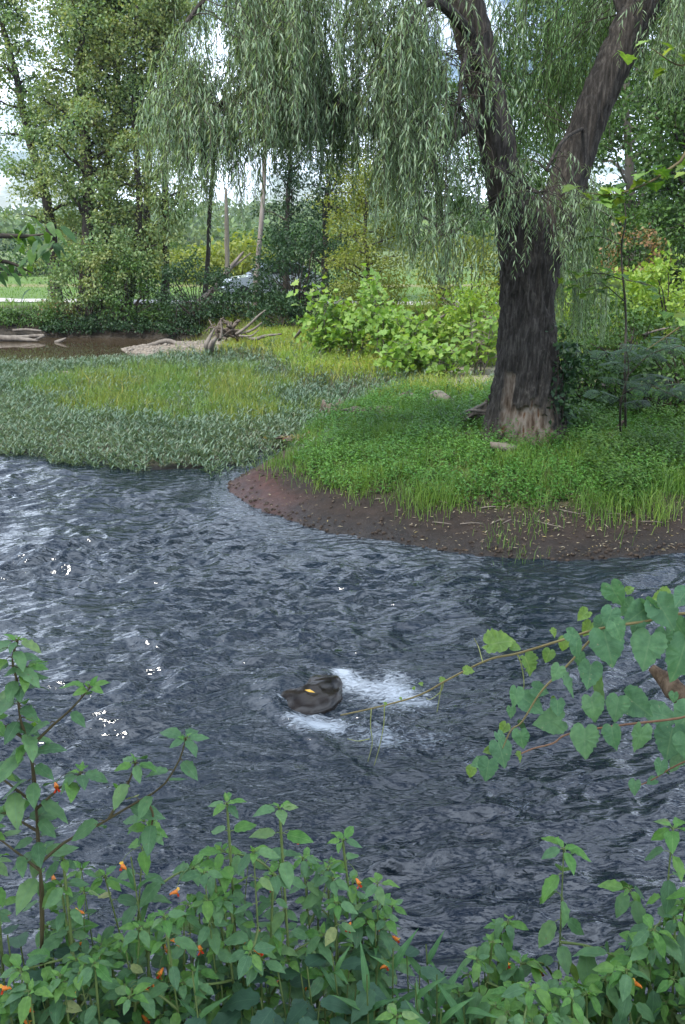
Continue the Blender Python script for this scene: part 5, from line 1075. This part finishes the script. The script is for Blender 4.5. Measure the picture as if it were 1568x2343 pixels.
# ------------------------------------------------------------------ grape vine over the water at right
def C3(cx, cy): return 1028.5 + .3442*cx, 1300.7 + .3442*cy
vine = empty('grape_vine', (1.55, 1.75, bankz(1.55, 1.75)))
R_ = Vector((1, 0, 0)); DN = Vector((0, -math.sin(PITCH), -math.cos(PITCH)))
r = np.random.default_rng(88)
canes = [([(780, 1636, 2.5), (870, 1616, 2.45), (960, 1590, 2.4), (1028, 1553, 2.35), (1118, 1509, 2.3), (1183, 1495, 2.3), (1270, 1469, 2.25), (1373, 1438, 2.2), (1476, 1421, 2.2), (1568, 1404, 2.2), (1700, 1450, 2.1)], .0042, 'cane'),
         ([(1192, 1724, 2.2), (1221, 1712, 2.2), (1266, 1700, 2.2), (1290, 1683, 2.2), (1338, 1671, 2.2), (1435, 1657, 2.2), (1568, 1640, 2.15), (1720, 1600, 2.0)], .0036, 'red_cane'),
         ([(1150, 1712, 2.2), (1170, 1670, 2.2), (1195, 1650, 2.2), (1240, 1580, 2.2), (1300, 1520, 2.2), (1373, 1438, 2.2)], .003, 'cane'),
         ([(1440, 1805, 2.2), (1490, 1785, 2.2), (1540, 1755, 2.15), (1600, 1730, 2.1), (1720, 1700, 2.0)], .003, 'red_cane'),
         ([(1196, 1597, 2.28), (1199, 1560, 2.28), (1193, 1520, 2.29), (1183, 1495, 2.3)], .0018, 'tendril')]
for pts, rd, mt in canes:
    A_ = [px(u, v, y=y) for u, v, y in pts]
    if pts[-1][0] >= 1700: A_.append(Vector((1.5, 1.8, 1.5))); A_.append(Vector((1.55, 1.75, bankz(1.55, 1.75))))
    q = MB(); Q = spline(arr(A_), 60); q.add(*tube(Q, np.linspace(rd*.55, rd*1.1, 60), 6, disp=lambda V: .0006*pn(V*60, 3))); q.build('cane', M[mt], vine, smooth=True)
for pts in ([(850, 1622), (848, 1660), (852, 1700), (842, 1742)], [(880, 1614), (878, 1660), (868, 1710), (856, 1752)], [(846, 1690), (820, 1695), (795, 1690)], [(1015, 1556), (1010, 1580), (985, 1600), (975, 1596)], [(1012, 1560), (1005, 1600), (1000, 1630)], [(1105, 1515), (1095, 1480), (1085, 1460)]):
    q = MB(); q.add(*tube(spline(arr([px(u, v, y=2.42 if u < 1100 else 2.3) for u, v in pts]), 16), np.linspace(.0016, .0009, 16), 4)); q.build('tendril', M['tendril'], vine, smooth=True)
VL = [(1060, 540, 270, 80), (1310, 560, 270, 100), (1530, 620, 340, 110), (1110, 180, 190, 65), (1230, 320, 210, 150), (1440, 310, 250, 60), (1540, 200, 160, 120), (845, 545, 130, 95), (930, 720, 190, 105), (800, 790, 180, 75), (710, 700, 120, 130), (610, 810, 130, 20), (440, 860, 140, 100), (410, 960, 90, 90), (560, 910, 190, 35), (650, 1020, 230, 160), (480, 1140, 140, 85), (350, 1240, 200, 75), (340, 1140, 110, 60), (250, 1345, 170, 105), (180, 1295, 100, 160), (900, 1165, 230, 105), (1090, 1130, 170, 95), (1260, 1140, 200, 100), (1460, 1170, 260, 95), (960, 940, 200, 80), (1110, 940, 190, 110), (1260, 915, 250, 40), (1440, 980, 240, 20), (830, 450, 110, 30), (1000, 390, 140, 120), (1060, 330, 150, 100), (1240, 390, 130, 110), (1350, 270, 170, 40), (1180, 270, 150, 140), (1490, 860, 80, 100), (1230, 1460, 110, 115), (1340, 1415, 80, 150), (1400, 1330, 120, 110), (1500, 1300, 150, 120), (1560, 1000, 240, 110), (1550, 430, 200, 80), (1120, 420, 150, 60), (870, 620, 130, 80), (720, 930, 120, 100), (1580, 1200, 200, 100), (1420, 480, 160, 110)]
for k, (cx, cy_, s, a) in enumerate(VL):
    u, v = C3(cx, cy_); y = 2.2 + r.uniform(-.10, .08); size = s*.3442/1568*.773*2.42; a = math.radians(a + r.normal()*8)
    d = R_*math.cos(a) + DN*math.sin(a) + Vector((0, r.uniform(-.35, .1), r.normal()*.1)); c_ = px(u, v, y=y) - d.normalized()*size*.42
    place(GL[k % 5], vine, c_, d, (r.normal()*.5, -.65 + r.normal()*.3, .65 + r.normal()*.3), size*.88)
for k, (cx, cy_, s, a) in enumerate([(340, 490, 180, -12), (525, 640, 140, 70), (655, 580, 90, 110), (890, 310, 90, 140), (690, 430, 60, 60), (440, 525, 70, 10), (250, 530, 60, 200), (130, 680, 70, 0), (145, 1350, 80, 110), (1410, 190, 120, 170), (920, 400, 100, 120), (760, 500, 90, 100), (260, 1210, 70, 170), (1200, 140, 60, -30), (360, 1060, 80, 120), (460, 1255, 70, 60)]):
    u, v = C3(cx, cy_); size = s*.3442/1568*.773*2.5; a = math.radians(a); d = R_*math.cos(a) + DN*math.sin(a); c_ = px(u, v, y=2.28) - d*size*.4
    place(GY[k % 3], vine, c_, d, (r.normal()*.4, -.6, .7), size)
for k, (cx, cy_, s, a) in enumerate([(-60, 740, 45, 0), (-180, 770, 30, 60), (-330, 860, 24, 120), (-240, 800, 24, 200), (-420, 900, 24, 10)]):
    u, v = C3(cx, cy_); d = R_*math.cos(a) + DN*math.sin(a); place(GY[k % 3], vine, px(u, v, y=2.42), d, (r.normal()*.4, -.6, .7), s*.3442/1568*.773*2.6)
for k, (cx, cy_, s, a) in enumerate([(985, 790, 240, 100), (690, 890, 110, 95), (480, 1040, 100, 60), (1420, 1330, 90, 20)]):
    u, v = C3(cx, cy_); size = s*.3442/1568*.773*2.5; a = math.radians(a); d = R_*math.cos(a) + DN*math.sin(a); place(EL[k % 3], vine, px(u, v, y=2.3) - d*size*.45, d, (r.normal()*.4, .7, .3), size)
tag(vine, 'wild grape vine with heart shaped toothed leaves reaching in from the right', 'vine')
stick('broken_limb', 'broken brown dead limb showing behind the grape leaves at right', [px(1490, 1528, y=2.55), px(1530, 1565, y=2.5), px(1580, 1605, y=2.4), (1.45, 2.0, 1.5), (1.75, 1.5, bankz(1.75, 1.5))], [.018, .028, .034, .045, .06], 'log', cat='dead limb', twigs=[([(1.45, 2.0, 1.5), px(1600, 1500, y=2.45), px(1565, 1445, y=2.5), px(1525, 1430, y=2.5)], [.04, .032, .024, .012])])

# ------------------------------------------------------------------ sycamore saplings in the meadow
def sapling(u, vb, vt_, y, seed, label, n=110, spread=.8, size=.19, meshes=None, mass=1400, group='sycamore saplings in the meadow', name='sycamore_sapling', massmat='syc_mass'):
    r = np.random.default_rng(seed); b0 = px(u, vb, y=y); zb = gz(b0.x, y); top = px(u, vt_, y=y); hgt = top.z - zb; root = empty(name, (b0.x, y, zb)); st = MB(); pts = []
    for k in range(6):
        a = k*1.05 + seed; e = np.array([b0.x + math.cos(a)*spread*r.uniform(.3, 1), y + math.sin(a)*spread*.6, zb + hgt*r.uniform(.4, 1.05)]); Q = path3((b0.x + .1*math.cos(a), y, zb - .05), e, 12, .1, r, .05); st.add(*tube(Q, np.linspace(.022, .006, 12), 5, cap=False))
        for q in range(3, 12):
            for z_ in range(2): a2 = r.uniform(0, 6.28); e2 = Q[q] + np.array([math.cos(a2), math.sin(a2), .35])*r.uniform(.12, .4); st.add(*tube(path3(Q[q], e2, 4, .02, r, .02), np.linspace(.007, .003, 4), 3, cap=False)); pts.append(e2); pts.append((Q[q]+e2)/2)
    pts = np.array(pts); st.build('stem', M['bark_pale'], root, smooth=True)
    front = pts[r.integers(0, len(pts), n)] + r.normal(size=(n, 3))*.09
    for k, p_ in enumerate(front):
        az = r.uniform(0, 6.28); me = meshes or SY; place(me[k % len(me)], root, p_, (math.cos(az), math.sin(az) - .3, r.uniform(-.7, .2)), (r.normal()*.4, -.35 + r.normal()*.3, .9), size*r.uniform(.6, 1.2))
    if mass:
        q = MB(); c_ = pts[r.integers(0, len(pts), mass)] + r.normal(size=(mass, 3))*.13; le = size*.8*r.uniform(.6, 1.2, mass); q.add(*cards(c_, rdirs(mass, r) - np.array([0, 0, .3]), rdirs(mass, r, .8), le, le*.95)); o = q.build('inner_leaves', M[massmat], root); o['kind'] = 'stuff'
    tag(root, label, 'sapling', group)
for k, (u, vb, v_, y, sp, lb) in enumerate([(745, 800, 660, 21.5, .5, 'leftmost sycamore sapling, its tip beside the dark shrubs'), (810, 815, 695, 21.2, .6, 'sycamore sapling second from the left, broad and bright'), (880, 830, 640, 20.8, .65, 'sycamore sapling in the middle of the row with the tallest leafy top'),
        (950, 850, 715, 20.0, .55, 'sycamore sapling right of the tallest one, lower at the front'), (1030, 850, 690, 20.6, .42, 'sycamore sapling under the hanging willow strands'), (1095, 850, 720, 18.6, .35, 'small sycamore sapling touching the left side of the willow trunk'), (930, 860, 790, 18.9, .5, 'low sycamore sapling in front of the row'), (1010, 870, 800, 18.4, .35, 'lowest little sycamore sapling near the sand')]):
    sapling(u, vb, v_, y, 900+k, lb, n=85 if sp > .45 else 45, spread=sp, mass=480 if sp > .45 else 160)
# dark-leaved sycamore beside the willow on the right
sp_ = empty('leaning_sycamore_sapling', G(1432, 1000, 0, .4)); r = np.random.default_rng(41); st = MB()
LQ = spline(arr([sp_.location, px(1430, 850, y=11.3), px(1432, 720, y=11.2), px(1422, 580, y=11.1), px(1432, 500, y=11.0), px(1425, 440, y=11.0)]), 40); st.add(*tube(LQ, np.linspace(.018, .006, 40), 6, cap=False))
brs = [([px(1426, 640, y=11.1), px(1370, 625, y=10.9), px(1300, 640, y=10.8)], 14), ([px(1430, 690, y=11.1), px(1380, 650, y=11.2), px(1350, 655, y=11.0)], 10), ([px(1432, 640, y=11.1), px(1480, 650, y=10.9), px(1500, 660, y=10.8)], 7), ([px(1424, 560, y=11.1), px(1360, 540, y=11.2), px(1300, 560, y=11.4)], 10), ([px(1430, 520, y=11), px(1370, 480, y=11), px(1310, 470, y=11.2)], 9)]
for b_, n_ in brs:
    Q = spline(arr(b_), 14); st.add(*tube(Q, np.linspace(.008, .003, 14), 5, cap=False))
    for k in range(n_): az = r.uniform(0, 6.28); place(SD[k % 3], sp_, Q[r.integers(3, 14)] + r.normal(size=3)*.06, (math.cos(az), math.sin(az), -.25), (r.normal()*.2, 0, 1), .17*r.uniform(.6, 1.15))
st.build('stem', M['bark'], sp_, smooth=True); tag(sp_, 'thin dark stemmed sycamore sapling with flat leaf layers right of the willow', 'sapling')
# sycamore limb reaching in over the right edge, from a tree just outside
ot = empty('edge_sycamore_tree', (5.6, 9.6, gz(5.6, 9.6))); q = MB()
q.add(*tube(spline(np.array([(5.6, 9.6, .2), (5.55, 9.6, 2.0), (5.4, 9.6, 4.0), (5.5, 9.7, 7.0)]), 30), np.linspace(.17, .08, 30), 14, disp=lambda V: .02*fbm(V*3, 3, 2))); q.build('trunk', M['bark_pale'], ot, smooth=True)
for bpts, n_ in [([(5.45, 9.6, 3.2), px(1640, 330, y=9.2), px(1550, 375, y=9.1), px(1480, 420, y=9.0), px(1400, 445, y=9.0), px(1340, 440, y=9.0)], 30), ([(5.5, 9.6, 3.9), px(1640, 120, y=9.3), px(1560, 150, y=9.2), px(1490, 110, y=9.2)], 14), ([(5.55, 9.6, 2.0), px(1640, 690, y=9), px(1560, 745, y=8.9), px(1480, 800, y=8.9)], 9)]:
    Q = spline(arr(bpts), 30); q = MB(); q.add(*tube(Q, np.linspace(.022, .003, 30), 6, cap=False)); q.build('branch', M['stem_brown'], ot, smooth=True)
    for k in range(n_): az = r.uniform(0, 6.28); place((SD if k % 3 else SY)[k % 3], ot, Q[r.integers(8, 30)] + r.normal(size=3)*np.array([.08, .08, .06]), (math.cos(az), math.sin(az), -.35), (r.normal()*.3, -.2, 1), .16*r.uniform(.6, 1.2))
tag(ot, 'sycamore at the right edge with yellowing leaves on a reaching branch', 'tree')
# ferny mimosa
mi = empty('mimosa_sapling', G(1420, 1010, 0, .4)); r = np.random.default_rng(12); st = MB()
def frond_mesh():
    q = MB(); ax = spline(np.array([(0, 0, 0), (.4, 0, .06), (.75, 0, .03), (1, 0, -.08)]), 12); q.add(*tube(ax, [.006]*12, 3, cap=False)); bs, ds = [], []
    for k in range(9):
        f = .15 + .8*k/8; p_ = ax[int(f*11)]; l_ = .42*math.sin(math.pi*(.2 + .7*f))
        for s in (-1, 1):
            d = np.array([.45, s*.9, -.1]); d /= np.linalg.norm(d)
            for j in range(9):
                b_ = p_ + d*l_*(j+1)/9; b_[2] -= .1*((j/9)**2)*l_
                for z_ in (-1, 1): bs.append(b_); ds.append(np.cross(d, [0, 0, z_*1.]) + d*.35)
    bs = np.array(bs); ds = np.array(ds); n_ = len(bs); q.add(*cards(bs, ds, np.tile([0, 0, 1.], (n_, 1)), np.full(n_, .062), np.full(n_, .034), fold=.0)); return q.mesh('frond', M['mimosa'])
FR = frond_mesh()
for k, (pts, n_) in enumerate([([mi.location, px(1420, 930, y=10.9), px(1438, 850, y=10.8), px(1432, 790, y=10.8)], 11), ([px(1425, 900, y=10.9), px(1480, 880, y=10.6), px(1530, 900, y=10.4), px(1570, 920, y=10.3)], 9), ([px(1436, 860, y=10.8), px(1490, 810, y=10.7), px(1560, 790, y=10.6)], 7)]):
    Q = spline(arr(pts), 24); st.add(*tube(Q, np.linspace(.018 if k == 0 else .010, .005, 24), 6, cap=False))
    for j in range(n_):
        az = j*2.4 + k; p_ = Q[int((.35 + .62*j/n_)*23)]; place(FR, mi, p_, (math.cos(az), math.sin(az)*.8 - .25, .15), (0, -.2, 1), r.uniform(.30, .45), 'frond')
st.build('stem', M['bark'], mi, smooth=True); tag(mi, 'dark ferny mimosa sapling right of the willow trunk', 'sapling')
# creeper on the shaded side of the trunk
iv = empty('climbing_creeper', (2.98, 11.6, gz(2.98, 11.6))); r = np.random.default_rng(17); C = []; st = MB()
for k in range(7):
    a = r.uniform(-.9, .5); Q = np.array([(2.42 + math.cos(a)*(.53 - .04*z), 11.75 + math.sin(a)*(.53 - .04*z), .35 + z) for z in np.linspace(0, r.uniform(1.0, 2.0), 12)]) + r.normal(size=(12, 3))*.03
    st.add(*tube(Q, np.linspace(.012, .004, 12), 5, cap=False)); C.append(Q)
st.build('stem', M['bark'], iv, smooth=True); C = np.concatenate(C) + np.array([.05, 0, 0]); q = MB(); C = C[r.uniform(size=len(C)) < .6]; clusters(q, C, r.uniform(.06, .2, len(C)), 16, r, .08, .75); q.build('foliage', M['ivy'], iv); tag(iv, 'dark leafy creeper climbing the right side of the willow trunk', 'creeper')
# dark leafy bough reaching in at the left edge from a tree on the near bank
be = empty('near_bank_elder_tree', (-4.3, 2.2, gz(-4.3, 1.2))); be.location.z = gz(-4.3, 2.2) ; q = MB(); r = np.random.default_rng(19)
q.add(*tube(spline(np.array([(-4.3, 2.2, be.location.z - .1), (-4.2, 2.4, 1.6), (-4.0, 2.8, 3.2), (-4.1, 2.9, 5.5)]), 30), np.linspace(.14, .06, 30), 12, disp=lambda V: .02*fbm(V*3, 3, 4))); q.build('trunk', M['bark'], be, smooth=True)
for bpts, n_ in [([(-4.0, 2.8, 3.1), px(-200, 500, y=4.4), px(-40, 535, y=4.7), px(60, 540, y=4.8), px(105, 535, y=4.8)], 34), ([(-4.1, 2.7, 2.6), px(-220, 560, y=4.4), px(-60, 590, y=4.6), px(20, 600, y=4.7), px(75, 625, y=4.7)], 18)]:
    Q = spline(arr(bpts), 30); q = MB(); q.add(*tube(Q, np.linspace(.03, .003, 30), 6, cap=False)); q.build('branch', M['bark'], be, smooth=True)
    for k in range(n_):
        az = r.uniform(0, 6.28); place(EL[k % 3], be, Q[r.integers(17, 30)] + r.normal(size=3)*np.array([.06, .06, .05]), (math.cos(az), math.sin(az), -.6), (r.normal()*.4, -.4, 1),   .10*r.uniform(.65, 1.2))
tag(be, 'dark green elder branch with drooping leaves reaching in at the left edge', 'tree')

# maples standing on the near bank behind the viewpoint, shading the foreground
def bank_maple(x_, y_, h_, seed, label):
    tree('bank_maple_tree', label, 'tree', np.array([(x_, y_, gz(x_, y_) - .1), (x_ + .2, y_ + .1, h_*.35), (x_ + .1, y_ + .4, h_*.7), (x_ + .3, y_ + .6, h_)]), .2, .05, seed, M['mid_shrub'], M['bark'], nl=30, llen=(2.0, 3.2), t0=.52, leafL=.26, ncl=30, rc=.8, tw=6, group='maples on the near bank')
bank_maple(-3.8, -1.9, 10, 961, 'maple on the near bank behind the viewpoint to the left')

# ------------------------------------------------------------------ summer haze
hz = MB(); V = np.array([(a, b, c_) for c_ in (-1.8, 60) for a, b in ((-1500, -30), (1500, -30), (1500, 1700), (-1500, 1700))], float)
hz.add(V, np.array([[3, 2, 1, 0], [4, 5, 6, 7], [0, 1, 5, 4], [1, 2, 6, 5], [2, 3, 7, 6], [3, 0, 4, 7]]))
m, t, N, L = newmat('haze_air'); pv = N('ShaderNodeVolumePrincipled'); pv.inputs['Color'].default_value = (.80, .88, 1, 1); pv.inputs['Density'].default_value = .00022; pv.inputs['Anisotropy'].default_value = .2
o_ = N('ShaderNodeOutputMaterial'); L(pv.outputs[0], o_.inputs['Volume'])
m.cycles.homogeneous_volume = True
tag(hz.build('haze', m), 'thin summer haze in the air over the valley', 'haze', kind='stuff')
